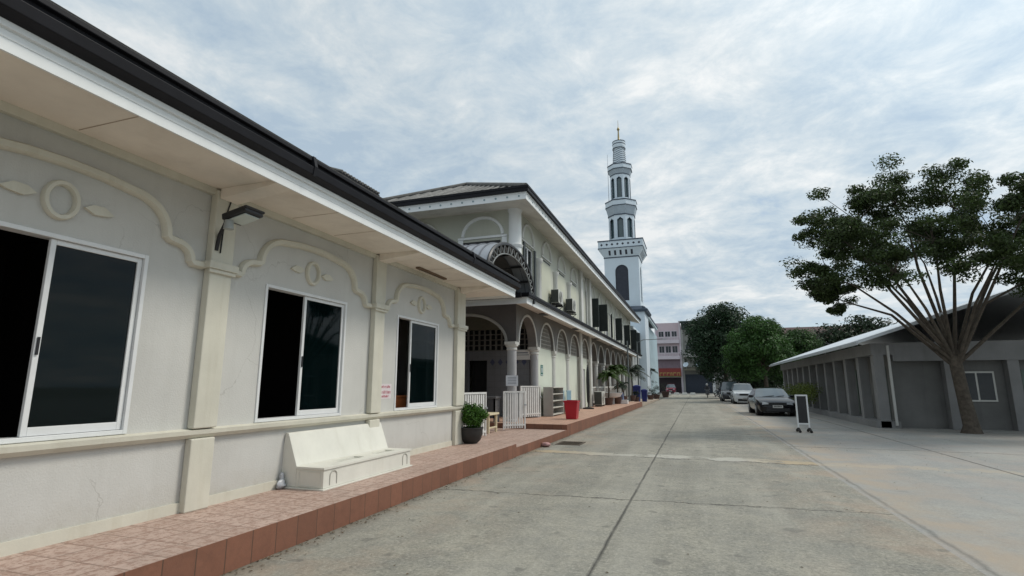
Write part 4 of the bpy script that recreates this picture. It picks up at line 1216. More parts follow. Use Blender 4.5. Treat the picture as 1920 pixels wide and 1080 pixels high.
# ============================================================ MINARET
mn = thing('minaret', 'tall white minaret with dark bands, square lower shaft, octagonal upper tiers and a gold spire', 'minaret', (-7.54, 64.0, 0))
MX, MY = -7.54, 64.02
HS = 2.02
Q = PI / 4
def sq(mb, h, z0, z1, h1=None):
    h1 = h if h1 is None else h1
    r2 = math.sqrt(2)
    mb.lathe((MX, MY, 0), [(h * r2, z0), (h1 * r2, z1)], 4, Q)
def oc(mb, prof, ph=PI / 8): mb.lathe((MX, MY, 0), prof, 8, ph)
b = MB(); sq(b, 2.45, 0, 9.9); b.build('tower_base', min_m, mn)
b = MB(); sq(b, 2.75, 9.9, 10.15, 2.85); sq(b, 2.85, 10.15, 10.6, 2.3); b.build('base_roof', min_dk, mn)
# lower shaft with arched openings on all four sides
def shaftface(mb, fn, c, hs):
    mb.wall(c - hs, c + hs, 10.5, 14.9, -.25, 0, [(c - .76, c + .76, 11.35, 14.9)], fn)
    mb.archpanel(c - .76, c + .76, c, .76, .78, 14.9, 15.75, -.25, 0, fn, n=14)
    mb.wall(c - hs, c - .76, 14.9, 15.75, -.25, 0, [], fn); mb.wall(c + .76, c + hs, 14.9, 15.75, -.25, 0, [], fn)
    mb.wall(c - hs, c + hs, 15.75, 16.7, -.25, 0, [], fn)
faces = [(SY(MY - HS), MX), (lambda u, v, d: (MX + HS + d, u, v), MY), (lambda u, v, d: (u, MY + HS + d, v), MX), (lambda u, v, d: (MX - HS - d, u, v), MY)]
b = MB()
for k, (fn, c) in enumerate(faces): shaftface(b, fn, c, HS if k % 2 == 0 else HS - .2505)
b.build('lower_shaft', min_m, mn, merge=True)
for fn, c in faces:
    b = MB(); P = [(c - .8, 11.2), (c + .8, 11.2), (c + .8, 15.8), (c - .8, 15.8)]
    b.add([fn(u, v, -.12) for u, v in P], [(0, 1, 2, 3)])
    b.build('arched_louvre', louv_m, mn)
b = MB(); sq(b, HS + .06, 16.55, 16.66); b.build('band', min_dk, mn)
b = MB(); sq(b, HS + .03, 16.66, 17.62, 2.6); sq(b, 2.62, 17.70, 18.5); b.build('gallery', min_m, mn)
for z0, z1, h in ((17.62, 17.70, 2.66), (18.5, 18.62, 2.68)):
    b = MB(); sq(b, h, z0, z1); b.build('band', min_dk, mn)
def onface(k, u, v, d, h):
    if k == 0: return (MX + u, MY - h - d, v)
    if k == 1: return (MX + h + d, MY + u, v)
    if k == 2: return (MX - u, MY + h + d, v)
    return (MX - h - d, MY - u, v)
for k in range(4):
    b = MB()
    for i in range(8):
        u = -2.2 + i * 4.4 / 7
        b.add([onface(k, u + a, 18.10 + c, .004, 2.62) for a, c in ((-.17, 0), (-.06, -.1), (0, -.17), (.06, -.1), (.17, 0), (.06, .1), (0, .17), (-.06, .1))], [tuple(range(8))])
    b.build('diamond_row', louv_m, mn)
    b = MB()
    for i in range(5):
        u = -1.3 + i * .65
        P = []
        for a, c in ((-.12, 16.86), (.12, 16.86), (.12, 17.38), (-.12, 17.38)):
            h = HS + .03 + (c - 16.66) / .96 * (2.6 - HS - .03)
            P.append(onface(k, u + a, c, .012, h))
        b.add(P, [(0, 1, 2, 3)])
    b.build('slot_row', louv_m, mn)
# octagonal tiers
def octier(z0, z1, r, nm, wz0, wz1, ww, gap=min_m):
    b = MB(); oc(b, [(r * .86, z0), (r * .86, z1)]); b.build(nm, mglass, mn)
    ap = r * math.cos(PI / 8)
    side = 2 * r * math.sin(PI / 8)
    wl_ = MB()
    for k in range(8):
        a = k * PI / 4 - PI / 2
        nx, ny = math.cos(a), math.sin(a); tx, ty = -ny, nx
        fn = lambda u, v, d, nx=nx, ny=ny, tx=tx, ty=ty: (MX + nx * (ap + d) + tx * u, MY + ny * (ap + d) + ty * u, v)
        s = side / 2
        spr = wz1 - ww * .9
        wl_.wall(-s, s, z0, wz0, -.12, 0, [], fn); wl_.wall(-s, -ww, wz0, z1, -.12, 0, [], fn); wl_.wall(ww, s, wz0, z1, -.12, 0, [], fn)
        n = 8; pts = [(-ww + ww * (1 - (1 - j / n) ** 1.7), spr + (wz1 - spr) * (j / n) ** .8) for j in range(n + 1)]
        for sg in (1, -1):
            for j in range(n):
                p, q = pts[j], pts[j + 1]
                wl_.poly(fn(sg * p[0], p[1], 0), fn(sg * q[0], q[1], 0), fn(sg * q[0], z1, 0), fn(sg * p[0], z1, 0))
        fr = MB()
        fr.sweep([(-ww, wz0), (-ww, spr)] + pts[1:] + [(-u, v) for u, v in reversed(pts[:-1])] + [(ww, wz0)], .07, .002, .03, fn)
        fr.build('window_frame', min_dk, mn)
    wl_.build('tier_wall', gap, mn, merge=True)
octier(18.62, 22.05, 1.66, 'window_drum', 19.2, 21.75, .33)
b = MB(); oc(b, [(1.66, 22.05), (1.70, 22.16), (1.95, 23.1), (1.97, 23.2)]); b.build('flared_collar', min_grey, mn)
b = MB(); oc(b, [(2.0, 23.26), (2.0, 23.85)]); b.build('collar', min_m, mn)
for z0, z1, r in ((22.04, 22.16, 1.74), (23.18, 23.27, 2.03), (23.85, 23.97, 2.05)):
    b = MB(); oc(b, [(r, z0), (r, z1)]); b.build('band', min_dk, mn)
octier(23.97, 27.45, 1.28, 'window_drum', 24.4, 27.1, .27)
b = MB(); oc(b, [(1.28, 27.45), (1.5, 28.05), (1.55, 28.12)]); b.build('flared_collar', min_grey, mn)
b = MB(); oc(b, [(1.57, 28.18), (1.57, 28.68)]); b.build('collar', min_m, mn)
for z0, z1, r in ((27.42, 27.52, 1.33), (28.10, 28.19, 1.6), (28.68, 28.80, 1.62)):
    b = MB(); oc(b, [(r, z0), (r, z1)]); b.build('band', min_dk, mn)
b = MB(); b.lathe((MX, MY, 0), [(.84, 28.8), (.72, 31.1)], 24); b.build('top_shaft', min_m, mn, smooth=40)
for i in range(8):
    z = 28.98 + i * .28; r = .84 - (z - 28.8) * .052
    b = MB(); b.tube([(MX + (r + .01) * math.cos(PI * 2 * j / 48), MY + (r + .01) * math.sin(PI * 2 * j / 48), z + .055 * math.sin(j / 48 * 2 * PI * 7)) for j in range(49)], .036, 5)
    b.build('wavy_band', min_dk, mn, smooth=50)
b = MB(); b.lathe((MX, MY, 0), [(.72, 31.1), (.80, 31.2), (.80, 31.7), (.78, 31.8), (.80, 32.1)], 24); b.build('cap', min_m, mn, smooth=40)
for z in (31.14, 31.72, 32.08):
    b = MB(); b.lathe((MX, MY, 0), [(.82, z), (.83, z + .09)], 24); b.build('band', min_dk, mn)
b = MB(); b.lathe((MX, MY, 0), [(.45, 32.1), (.26, 32.3), (.13, 32.6), (.08, 33.6), (.10, 33.8), (.18, 33.9), (.18, 34.0), (.10, 34.15), (.035, 34.3), (.02, 35.2)], 14); b.build('spire', gold, mn, smooth=50)
b = MB(); b.cyl((-8.85, 62.7, 23.9), (-8.85, 62.7, 30.1), .04, .02, 6); b.build('antenna', steel, mn)

# ============================================================ BLUE WHITE WING
wing = thing('mosque_wing', 'pale blue white ribbed building under dark sloping eaves beyond the minaret', 'building', (-8, 75, 0))
wm = mat('pale_blue_wall', (0.60, 0.70, 0.74), .7, .06, .6, streak=.15, stain_col=(0.4, 0.47, 0.5))
b = MB(); b.box(-13, -6.0, 66.6, 92, 0, 10.0); b.build('wall', wm, wing)
for i in range(14):
    y = 67 + i * 1.8
    b = MB(); b.box(-5.999, -5.72, y, y + .5, 0, 9.6); b.build('pilaster', wm, wing)
b = MB(); b.prism([(-5.2, 10.2), (-5.05, 10.1), (-5.05, 10.35), (-9.5, 12.0), (-13.5, 10.2)], 61.3 + 5.3, 84, lambda u, v, a: (u, a, v)); b.build('roof', min_dk, wing)
b = MB(); b.box(-5.4, -5.1, 66.8, 84, 9.9, 10.1); b.build('fascia', wm, wing)
b = MB(); b.box(-5.3, -5.0, 61.3, 66.6, 10.05, 10.45); b.box(-5.9, -5.3, 61.3, 66.6, 10.05, 10.2); b.build('verge', min_dk, wing)
for y in (68.0, 73.4, 78.8):
    for z in (2.0, 6.2):
        b = MB(); b.box(-5.995, -5.97, y, y + .7, z, z + 1.6); b.build('window', mglass, wing)
t = thing('louvred_window_box', 'dark louvred window box projecting at the far upper end of the arcade building', 'window box', (-5.6, 56.5, 4.8))
b = MB(); b.box(-5.9, -5.3, 56.6, 57.4, 4.75, 7.0); b.build('louvre', dgreen, t)
b = MB(); b.box(-5.95, -5.25, 56.55, 57.45, 4.65, 4.75); b.build('sill', white_pt, t)
t = thing('end_annex', 'grey two storey annex wall linking the arcade building to the minaret base', 'building', (-8, 58, 0))
b = MB(); b.box(-12, -5.9, 54.25, 61.5, 0, 7.3); b.build('wall', mat('annex_grey', (0.36, 0.38, 0.38), .8, .08, 1, streak=.2), t)
b = MB(); b.box(-12, -5.7, 54.26, 61.5, 7.3, 7.5); b.build('parapet', min_m, t)

# ============================================================ SHOPHOUSES
pink = mat('pink_plaster', (0.58, 0.47, 0.50), .8, .06, .5, streak=.2, stain_col=(0.3, 0.25, 0.28))
pinkw = mat('pale_pink_trim', (0.62, 0.56, 0.60), .7, .06, .6, streak=.15)
sg = mat('shop_grey', (0.24, 0.24, 0.22), .85, .15, .4, streak=.35, stain_col=(0.1, 0.1, 0.09))
dkglass = mat('dark_window_glass', (0.03, 0.035, 0.04), .2, .2, 2, spec=.6)
YS = 112.0
ps = thing('pink_shophouse', 'pink shophouse with balconies and a red shop sign at the end of the road', 'building', (-5, YS, 0))
def shop(parent, x0, x1, y, zt, body, trim, floors, nwin, arch=False):
    b = MB(); b.box(x0, x1, y, y + 12, 0 if not floors else floors[0][0], zt); b.build('wall', body, parent)
    b = MB(); b.box(x0 - .002, x0 + .35, y - .25, y - .002, 0, zt); b.build('party_wall', trim, parent)
    b = MB(); b.box(x1 - .35, x1 + .002, y - .25, y - .002, 0, zt + .3); b.build('party_wall', trim, parent)
    for z0, z1, kind in floors[1:]:
        b = MB(); b.box(x0 + .352, x1 - .352, y - 1.1, y - .002, z0 - .3, z0); b.build('floor_slab', trim, parent)
        b = MB(); b.box(x0 + .352, x1 - .352, y - 1.1, y - 1.0, z0 + .002, z0 + .35)
        u = x0 + .5
        while u < x1 - .5:
            b.box(u, u + .12, y - 1.09, y - 1.01, z0 + .35, z0 + .85); u += .3
        b.box(x0 + .352, x1 - .352, y - 1.12, y - .98, z0 + .85, z0 + 1.0)
        b.build('balcony_rail', trim, parent)
        ww = (x1 - x0 - 1.2) / nwin
        for i in range(nwin):
            wx = x0 + .6 + i * ww
            f = MB(); f.box(wx + .05, wx + ww - .05, y - .06, y - .003, z0 + .9, z1 - .45); f_ = f.build('window', trim, parent)
            f = MB(); f.box(wx + .16, wx + ww * .5 - .03, y - .075, y - .061, z0 + 1.0, z1 - .55); f.box(wx + ww * .5 + .03, wx + ww - .16, y - .075, y - .061, z0 + 1.0, z1 - .55); f.build('pane', dkglass, f_)
shop(ps, -7.4, -2.35, YS, 14.1, pink, pinkw, [(0, 4), (7.0, 9.9, 0), (10.2, 12.9, 0)], 3)
b = MB(); b.box(-7.05, -2.7, YS - .05, YS - .003, 4.9, 6.7); b.build('mezzanine_louvre', mat('mauve_louvre', (0.25, 0.19, 0.22), .7), ps)
b = MB(); b.box(-7.0, -2.7, YS - .06, YS - .003, .1, 3.1); b.build('shopfront', mat('shop_dark', (0.03, 0.02, 0.025), .7), ps)
t = thing('shop_sign', 'red shop sign with yellow lettering above the ground floor of the pink shophouse', 'sign', (-4.9, YS - 1.2, 3.4))
b = MB(); b.box(-7.0, -2.6, YS - 1.5, YS - 1.3, 3.2, 4.9); b.build('board', mat('sign_red', (0.22, 0.035, 0.03), .5), t)
b = MB(); rnd = random.Random(5); x = -6.7
while x < -3.0:
    wd = rnd.uniform(.35, .6)
    b.box(x, x + .1, YS - 1.54, YS - 1.51, 3.45, 4.05); b.box(x + .1, x + wd, YS - 1.54, YS - 1.51, 3.9, 4.05)
    if rnd.random() < .6: b.box(x + wd - .1, x + wd, YS - 1.54, YS - 1.51, 3.45, 3.9)
    x += wd + .15
b.build('lettering', mat('sign_yellow', (0.42, 0.30, 0.10), .5), t)
b = MB(); b.box(-7.0, -2.6, YS - 1.56, YS - 1.51, 3.2, 3.35); b.build('green_stripe', mat('sign_greenstripe', (0.10, 0.15, 0.03), .5), t)
gsh = thing('grey_shophouse', 'grimy grey shophouse with wide dark roller shutter, right of the pink one', 'building', (1, YS, 0))
shop(gsh, -2.3, 4.6, YS, 12.6, sg, mat('grimy_white', (0.36, 0.36, 0.34), .8, .15, .5, streak=.4, stain_col=(.12, .12, .1)), [(0, 4), (7.4, 10.2, 0)], 4)
b = MB()
for i in range(30): b.box(-1.9, 3.0, YS - .10 - .02 * (i % 2), YS - .003, .1 + i * .12, .1 + (i + 1) * .12 - .004)
b.build('roller_shutter', mat('shutter_slate', (0.035, 0.045, 0.065), .6, .1, 1), gsh)
b = MB(); b.box(-2.4, 4.8, YS - 1.8, YS - .26, 13.9, 14.2); b.box(-2.2, 4.4, YS - .2, YS + 6, 12.6, 13.9); b.build('roof_canopy', mat('dark_green_roof', (0.03, 0.05, 0.045), .6), gsh)
b = MB(); b.prism([(-.2, 5.0), (-2.0, 4.4), (-2.0, 4.5), (-.2, 5.15)], -2.2, 4.4, lambda u, v, a: (a, YS + u, v)); b.build('awning', mat('brown_awning', (0.12, 0.11, 0.08), .8, .3, 1), gsh)
b = MB(); b.box(3.1, 3.6, YS - .3, YS - .003, .2, 3.2); b.build('shop_panel', alu, gsh)
for x_, lab in ((-1.6, 'satellite dish above the awning, nearest the pink shophouse'), (.8, 'middle satellite dish above the awning of the grey shophouse'), (2.4, 'satellite dish above the awning, nearest the big dark tree')):
    t = thing('satellite_dish', 'pale ' + lab, 'satellite dish', (x_, YS - 1.2, 5.0), 'satellite dishes above the awning')
    b = MB(); b.cyl((x_, YS - 1.2, 4.85), (x_, YS - 1.2, 5.4), .05, n=6); b.build('mast', steel, t)
    b = MB(); b.cyl((x_, YS - 1.25, 5.45), (x_ - .1, YS - 1.5, 5.6), .15, .55, n=14, cap=False); b.cyl((x_, YS - 1.2, 5.44), (x_, YS - 1.25, 5.45), .1, .15, n=14); b.build('dish', min_m, t)
# block with brick roof at the right background
for (x0, x1, y0, zt, zr, lab) in ((15, 28, 96, 8.6, 11.2, 'white two storey house with a long brick red roof behind the green trees'),):
    t = thing('red_roof_house', lab, 'building', (20, y0, 0))
    b = MB(); b.box(x0, x1, y0, y0 + 12, 0, zt); b.build('wall', mat('house_white', (0.52, 0.54, 0.56), .8, .06, .5), t)
    b = MB(); b.prism([(-1.0, zt), (6, zr), (13, zt), (13, zt + .2), (6, zr + .25), (-1.0, zt + .9)], x0 - .8, x1 + .8, lambda u, v, a: (a, y0 + u, v)); b.build('roof', mat('brick_red_roof', (0.06, 0.03, 0.027), .8, .2, 1), t)
    for i in range(7):
        b = MB(); b.box(x0 + .6 + i * 1.8, x0 + 1.6 + i * 1.8, y0 - .05, y0 - .003, zt - 1.9, zt - .6); b.build('window', dkglass, t)
t = thing('distant_block', 'dark roofed low block far behind the trees between the shophouse and the red roof', 'building', (12, 120, 0))
b = MB(); b.box(4.9, 20, 118, 128, 0, 10.4); b.build('wall', sg, t)
b = MB(); b.box(4.7, 20.2, 117.6, 128, 10.4, 10.9); b.build('roof', MATS['brick_red_roof'], t)
t = thing('radio_mast', 'thin radio mast rising behind the two roadside trees', 'mast', (15, 120, 0))
b = MB(); b.cyl((12.2, 119, 10.9), (12.2, 119, 15.5), .06, .03, 6); b.build('pole', steel, t)
b = MB(); b.box(11.6, 12.8, 118.97, 119.03, 14.6, 14.66); b.box(11.8, 12.6, 118.97, 119.03, 15.1, 15.15); b.build('crossbar', steel, t)

# white kerb blocks across the end of the road
kb = MB(); kb.prism([(-.45, 0), (.45, 0), (.36, .34), (-.36, .34)], -.15, .15, lambda u, v, a: (u, a, v))
k0 = None
for i, x in enumerate((-4.6, -3.2, -1.9, -.6)):
    lab = ['leftmost white block across the road end, below the red vehicle', 'second white block from the left across the road end', 'third white block from the left across the road end', 'rightmost white block across the road end, before the roller shutter'][i]
    if k0 is None:
        k0 = kb.build('barrier_block', mat('block_white', (0.66, 0.66, 0.64), .8, .1, 2), loc=(0, 0, 0), bevel=.03)
        o = k0
    else: o = dup(k0)
    o.location = (x, 96, 0); tag(o, lab, 'barrier', 'white concrete blocks across the road end')

# ============================================================ FOLIAGE
leafm = {}
def leafmat(name, c, tr=.25):
    if name not in leafm: leafm[name] = mat(name, c, .55, .35, .9, island=.45, trans=tr, spec=.35)
    return leafm[name]
def leaves(mb, rnd, c, rx, ry, rz, n, s, shell=.55):
    for _ in range(n):
        while True:
            d = Vector((rnd.gauss(0, 1), rnd.gauss(0, 1), rnd.gauss(0, 1)))
            if d.length > .01: break
        d.normalize()
        r = shell + (1 - shell) * rnd.random() ** .6
        r *= rnd.uniform(.85, 1.12)
        p = Vector((c[0] + d.x * rx * r, c[1] + d.y * ry * r, c[2] + d.z * rz * r))
        nrm = (d + Vector((rnd.gauss(0, .6), rnd.gauss(0, .6), rnd.gauss(0, .6) + .3))).normalized()
        u = nrm.orthogonal().normalized(); u = Matrix.Rotation(rnd.uniform(0, 6.28), 3, nrm) @ u
        w = nrm.cross(u); ss = s * rnd.uniform(.6, 1.3)
        mb.poly(p - u * ss, p - w * ss * .45 + nrm * ss * .12, p + u * ss, p + w * ss * .45 + nrm * ss * .12)
def tree(name, label, x, y, h, crown, m, seed, clumps=60, leafn=260, s=.16, trunk_r=.28, trunk_h=None, group=None, z0=0.0, cr=.3):
    """crown = (cx,cy,cz, rx,ry,rz)"""
    rnd = random.Random(seed)
    t = thing(name, label, 'tree', (x, y, z0), group)
    cx, cy, cz, rx, ry, rz = crown
    tr = MB(); th = trunk_h or (cz - rz * .4)
    tr.tube([(x, y, z0 - .1), (x + .05, y, z0 + th * .4), (x - .08, y + .05, z0 + th), (cx, cy, cz + rz * .3)], [trunk_r * 1.25, trunk_r, trunk_r * .8, trunk_r * .3], 10)
    cl = []
    for i in range(clumps):
        d = Vector((rnd.gauss(0, 1), rnd.gauss(0, 1), rnd.gauss(0, 1) + .15)).normalized()
        r = rnd.random() ** .33 * .86
        cl.append(Vector((cx + d.x * rx * r, cy + d.y * ry * r, cz + d.z * rz * r)))
    for i in range(9):
        c_ = cl[i * 3 % len(cl)]
        a = Vector((x - .08, y + .05, z0 + th * rnd.uniform(.7, 1)))
        tr.tube([a, a.lerp(c_, .5) + Vector((0, 0, .3)), c_], [trunk_r * .45, trunk_r * .28, .03], 6)
    tr.build('trunk', bark, t, smooth=50)
    cm = MB(); mr = (rx + ry + rz) / 3
    for c_ in cl:
        k = rnd.uniform(.7, 1.25) * mr * cr
        leaves(cm, rnd, c_, k, k, k * .75, leafn, s)
    cm.build('crown', m, t)
    return t
tree('mango_tree', 'large very dark green tree with a broad domed crown beside the grey shophouse', 3.6, 72, 12, (3.1, 72, 6.9, 4.5, 4.3, 5.4), leafmat('dark_leaf', (0.020, 0.046, 0.018), .15), 3, clumps=95, leafn=300, s=.17)
tree('bushy_tree', 'mid green bushy tree with brighter leaves behind the parked cars', 6.3, 56, 8, (5.9, 56, 4.75, 3.4, 3.1, 3.65), leafmat('mid_leaf', (0.045, 0.105, 0.022), .25), 5, clumps=80, leafn=300, s=.13, trunk_r=.2)
tree('bushy_tree', 'lower green tree spreading right of the bushy tree, behind the pavilion roof', 9.0, 62, 8, (9.0, 62, 5.0, 3.5, 2.9, 3.7), leafmat('mid_leaf2', (0.04, 0.085, 0.022), .25), 9, clumps=84, leafn=280, s=.14, trunk_r=.2)
rnd = random.Random(77)
st_ = thing('shade_tree', 'tall olive green tree at the right whose crown hangs over the pavilion', 'tree', (8.7, 22.4, 0))
tr = MB(); base = Vector((8.7, 22.4, -.1)); fork = Vector((8.45, 22.2, 2.6))
tr.tube([base, base + Vector((.03, .02, .35)), base + Vector((-.1, -.05, 1.4)), fork], [.34, .23, .19, .18], 12)
cm = MB()
lobes = [(4.3, 21.2, 5.6, 1.15), (4.9, 20.6, 6.9, 1.15), (5.7, 21.6, 7.9, 1.25), (6.2, 20.2, 5.5, 1.2), (7.2, 22.3, 8.6, 1.4), (7.6, 20.3, 6.6, 1.35), (8.9, 21.5, 8.1, 1.4), (9.2, 20.0, 5.7, 1.25), (10.3, 22.2, 6.9, 1.35), (10.9, 20.9, 5.4, 1.1), (6.4, 23.6, 6.6, 1.3), (8.4, 24.2, 7.0, 1.4), (11.8, 22.8, 7.6, 1.2), (12.6, 21.6, 6.0, 1.2), (5.0, 22.5, 4.9, .75), (9.9, 19.2, 7.3, 1.0)]
for i, (lx, ly, lz, lr) in enumerate(lobes):
    c_ = Vector((lx, ly, lz)); mid = fork.lerp(c_, .45) + Vector((rnd.uniform(-.3, .3), rnd.uniform(-.3, .3), rnd.uniform(.0, .5)))
    q3 = fork.lerp(c_, .75) + Vector((rnd.uniform(-.2, .2), rnd.uniform(-.2, .2), .25))
    tr.tube([fork - Vector((0, 0, rnd.uniform(0, .5))), mid, q3, c_], [.07, .045, .028, .012], 7)
    for j in range(21):
        d = Vector((rnd.gauss(0, 1), rnd.gauss(0, 1), rnd.gauss(0, .75))).normalized() * lr * rnd.uniform(.35, 1.05)
        e = c_ + d
        if j % 2: tr.tube([q3.lerp(c_, .6), e], [.02, .006], 4)
        k = lr * rnd.uniform(.24, .46)
        leaves(cm, rnd, e, k, k, k * .6, int(150 + 260 * rnd.random()), .058, .25)
tr.build('trunk', bark, st_, smooth=50)
cm.build('crown', leafmat('olive_leaf', (0.042, 0.068, 0.018), .3), st_)
tree('backdrop_tree', 'dark tree standing behind the row of parked cars under the domed crown', 8.2, 84, 8, (8.5, 84, 4.2, 4.6, 3.0, 4.2), leafmat('dark_leaf2', (0.022, 0.042, 0.018), .15), 15, clumps=60, leafn=240, s=.2)
tree('backdrop_tree', 'dark spreading tree far right behind the pavilion', 17, 66, 8, (17, 66, 4.5, 5.5, 4.0, 4.4), leafmat('dark_leaf2', (0.022, 0.042, 0.018), .15), 16, clumps=70, leafn=240, s=.2)
for (x, y, k, lab) in ((19, 3, 1.25, 'unseen bushy tree added for window reflections, abreast of the bench'), (22, 12, 1.1, 'unseen bushy tree added for window reflections, behind the near end of the pavilion'), (20, -7, 1.3, 'unseen bushy tree added for window reflections, behind the viewer')):  # out-of-view trees added so the window glass reflects foliage
    src = [o for o in COL.objects if o.name == 'bushy_tree'][0]
    o = dup(src, (x, y, 0), R(x * 40), lab); o.scale = (k, k, k)
# hedge under pavilion, behind the car
rnd = random.Random(21); hb = MB()
for i in range(40): leaves(hb, rnd, (6.0 + rnd.uniform(-.2, .4), 33 + i * .22, 1.25 + rnd.uniform(-.35, .2)), .4, .4, .38, 90, .05)
o = hb.build('hedge', leafmat('hedge_leaf', (0.13, 0.17, 0.03), .3), loc=(6.1, 36, 0)); tag(o, 'clipped yellow green hedge in front of the pavilion columns', 'hedge')

# potted bush by the hall corner
pt_ = thing('potted_bush', 'dense bright green bush in a round black pot at the hall corner', 'plant', (-5.0, 11.62, .28))
b = MB(); b.lathe((-5.0, 11.62, .28), [(.15, 0), (.23, .08), (.275, .22), (.28, .32), (.295, .33), (.295, .36), (.255, .36), (.25, .30)], 20); b.build('pot', mat('black_pot', (0.028, 0.027, 0.026), .6, .2, 6), pt_, smooth=40)
rnd = random.Random(31); b = MB()
for i in range(75):
    d = Vector((rnd.gauss(0, 1), rnd.gauss(0, 1), rnd.gauss(0, 1))).normalized()
    leaves(b, rnd, (-4.95 + d.x * rnd.uniform(.15, .31), 11.62 + d.y * rnd.uniform(.15, .31), .90 + d.z * rnd.uniform(.1, .28)), .10, .10, .10, 80, .027, .2)
b.build('foliage', leafmat('bush_leaf', (0.06, 0.15, 0.018), .3), pt_)
b = MB()
for i in range(8): b.tube([(-5.0, 11.62, .66), (-5.0 + rnd.uniform(-.15, .15), 11.62 + rnd.uniform(-.15, .15), .98)], .012, 5)
b.build('stem', bark, pt_)

# palms in pots along the arcade
def palm(label, x, y, z, h, nfr, L, seed, m, pot=True, r=.05, name='potted_palm'):
    rnd = random.Random(seed)
    t = thing(name, label, 'palm', (x, y, z), 'palms in pots in front of the arcade')
    if pot:
        b = MB(); b.lathe((x, y, z), [(.2, 0), (.3, .35), (.33, .45), (.27, .45), (.25, .4)], 14); b.build('pot', mat('brown_pot', (0.10, 0.06, 0.05), .7, .2, 4), t, smooth=40)
    b = MB(); b.tube([(x, y, z + .2), (x + .04, y, z + h * .5), (x, y, z + h)], [r * 1.3, r, r * .8], 8); b.build('trunk', bark, t, smooth=40)
    f = MB()
    for i in range(nfr):
        a = rnd.uniform(0, 6.28); el = rnd.uniform(.2, 1.3); l = L * rnd.uniform(.75, 1.1)
        P = []
        for k in range(9):
            s = k / 8
            P.append(Vector((x + math.cos(a) * l * s * math.cos(el) , y + math.sin(a) * l * s * math.cos(el), z + h + l * s * math.sin(el) - s * s * l * .75)))
        f.tube(P, [.014 * (1 - k / 9) + .003 for k in range(9)], 4)
        side = Vector((-math.sin(a), math.cos(a), 0))
        for k in range(1, 9):
            for q in (0, .33, .66):
                p = P[k - 1].lerp(P[k], q); d = (P[k] - P[k - 1]).normalized()
                ll = l * .30 * math.sin(PI * min(.97, (k - 1 + q) / 8 * .9 + .12))
                for sg in (-1, 1):
                    e = p + side * sg * ll * .8 + d * ll * .55 + Vector((0, 0, -ll * .35))
                    mid = p.lerp(e, .5) + Vector((0, 0, ll * .08))
                    f.poly(p, mid + d * .026, e, mid - d * .026)
    f.build('fronds', m, t)
    return t
pm = leafmat('palm_leaf', (0.05, 0.095, 0.02), .25); pm2 = leafmat('palm_leaf_dark', (0.022, 0.038, 0.022), .15)
palm('tallest bushy palm in a pot before the white railing, with yellow green fronds', -5.05, 36.5, .36, 2.2, 44, 1.25, 1, pm)
palm('leafy potted palm just left of the tallest palm, fronds over the railing', -5.3, 34.3, .36, 1.8, 36, 1.1, 2, pm)
palm('dark palm with long arching fronds beside the blue bins', -4.8, 43.0, .36, 2.3, 22, 1.9, 4, pm2)
palm('small drooping palm between the railing and the blue bins', -5.1, 40.0, .36, 1.2, 14, 1.0, 6, pm2)
palm('lone dark palm in front of the pale blue wing', -5.2, 66.0, .0, 3.3, 14, 1.3, 8, pm2)
# assorted pots / stools near railing
def shrub(label, x, y, z, r, h, m, seed, potm='brown_pot'):
    t = thing('potted_plant', label, 'plant', (x, y, z), 'small potted plants along the walkway')
    rnd = random.Random(seed)
    b = MB(); b.lathe((x, y, z), [(r * .5, 0), (r * .75, r), (r * .8, r * 1.1), (r * .65, r * 1.1)], 12); b.build('pot', MATS[potm], t, smooth=40)
    b = MB()
    for i in range(14): leaves(b, rnd, (x + rnd.uniform(-r, r) * .6, y + rnd.uniform(-r, r) * .6, z + r + rnd.uniform(.1, 1) * h), r * .4, r * .4, r * .4, 40, .04, .2)
    b.build('foliage', m, t)
shrub('low dark shrub in a pot between the dark palm and the small blue bin', -4.6, 44.5, .3, .3, .5, pm2, 41)
shrub('round shrub in a pot, first beyond the blue bins', -4.5, 57, .1, .45, 1.0, pm2, 42)
shrub('bushy shrub in a pot in front of the lone dark palm', -4.3, 63, 0, .5, .9, pm2, 43)
shrub('farthest shrub in a pot, at the end of the pale blue wing', -3.9, 74, 0, .7, 1.3, pm2, 44)
shrub('columnar dark shrub in a pot against the pale blue wing', -5.0, 70, 0, .5, 2.2, pm2, 45)
t = thing('wash_basin', 'wide white basin on a low stand before the railing, right of the ground air conditioner', 'basin', (-5.2, 34.6, .36))
b = MB(); b.lathe((-5.2, 35.4, .36), [(.3, .45), (.5, .55), (.62, .75), (.66, .75), (.5, .5), (.2, .42)], 18); b.build('bowl', alu, t, smooth=40)
b = MB(); b.cyl((-5.2, 35.4, .36), (-5.2, 35.4, .8), .12, n=10); b.build('stand', steel, t)
t = thing('stacked_stools', 'greyish blue plastic stools stacked next to the white basin', 'stool', (-5.0, 37.6, .36))
for k in range(3):
    b = MB(); b.lathe((-5.0, 37.8, .36 + k * .12), [(.30, .0), (.22, .46), (.22, .5), (.19, .5), (.26, .0)], 4, Q); b.build('stool', mat('stool_blue', (0.16, 0.2, 0.32), .5, .1, 4), t)
t = thing('plastic_crate', 'low white crate on the walkway in front of the stacked stools', 'crate', (-4.7, 36.9, .36))
b = MB(); b.box(-5.0, -4.4, 36.6, 37.2, .37, .42); b.box(-5.0, -4.97, 36.6, 37.2, .42, .62); b.box(-4.43, -4.4, 36.6, 37.2, .42, .62); b.box(-4.97, -4.43, 36.6, 36.63, .42, .62); b.box(-4.97, -4.43, 37.17, 37.2, .42, .62); b.build('tray', alu, t)

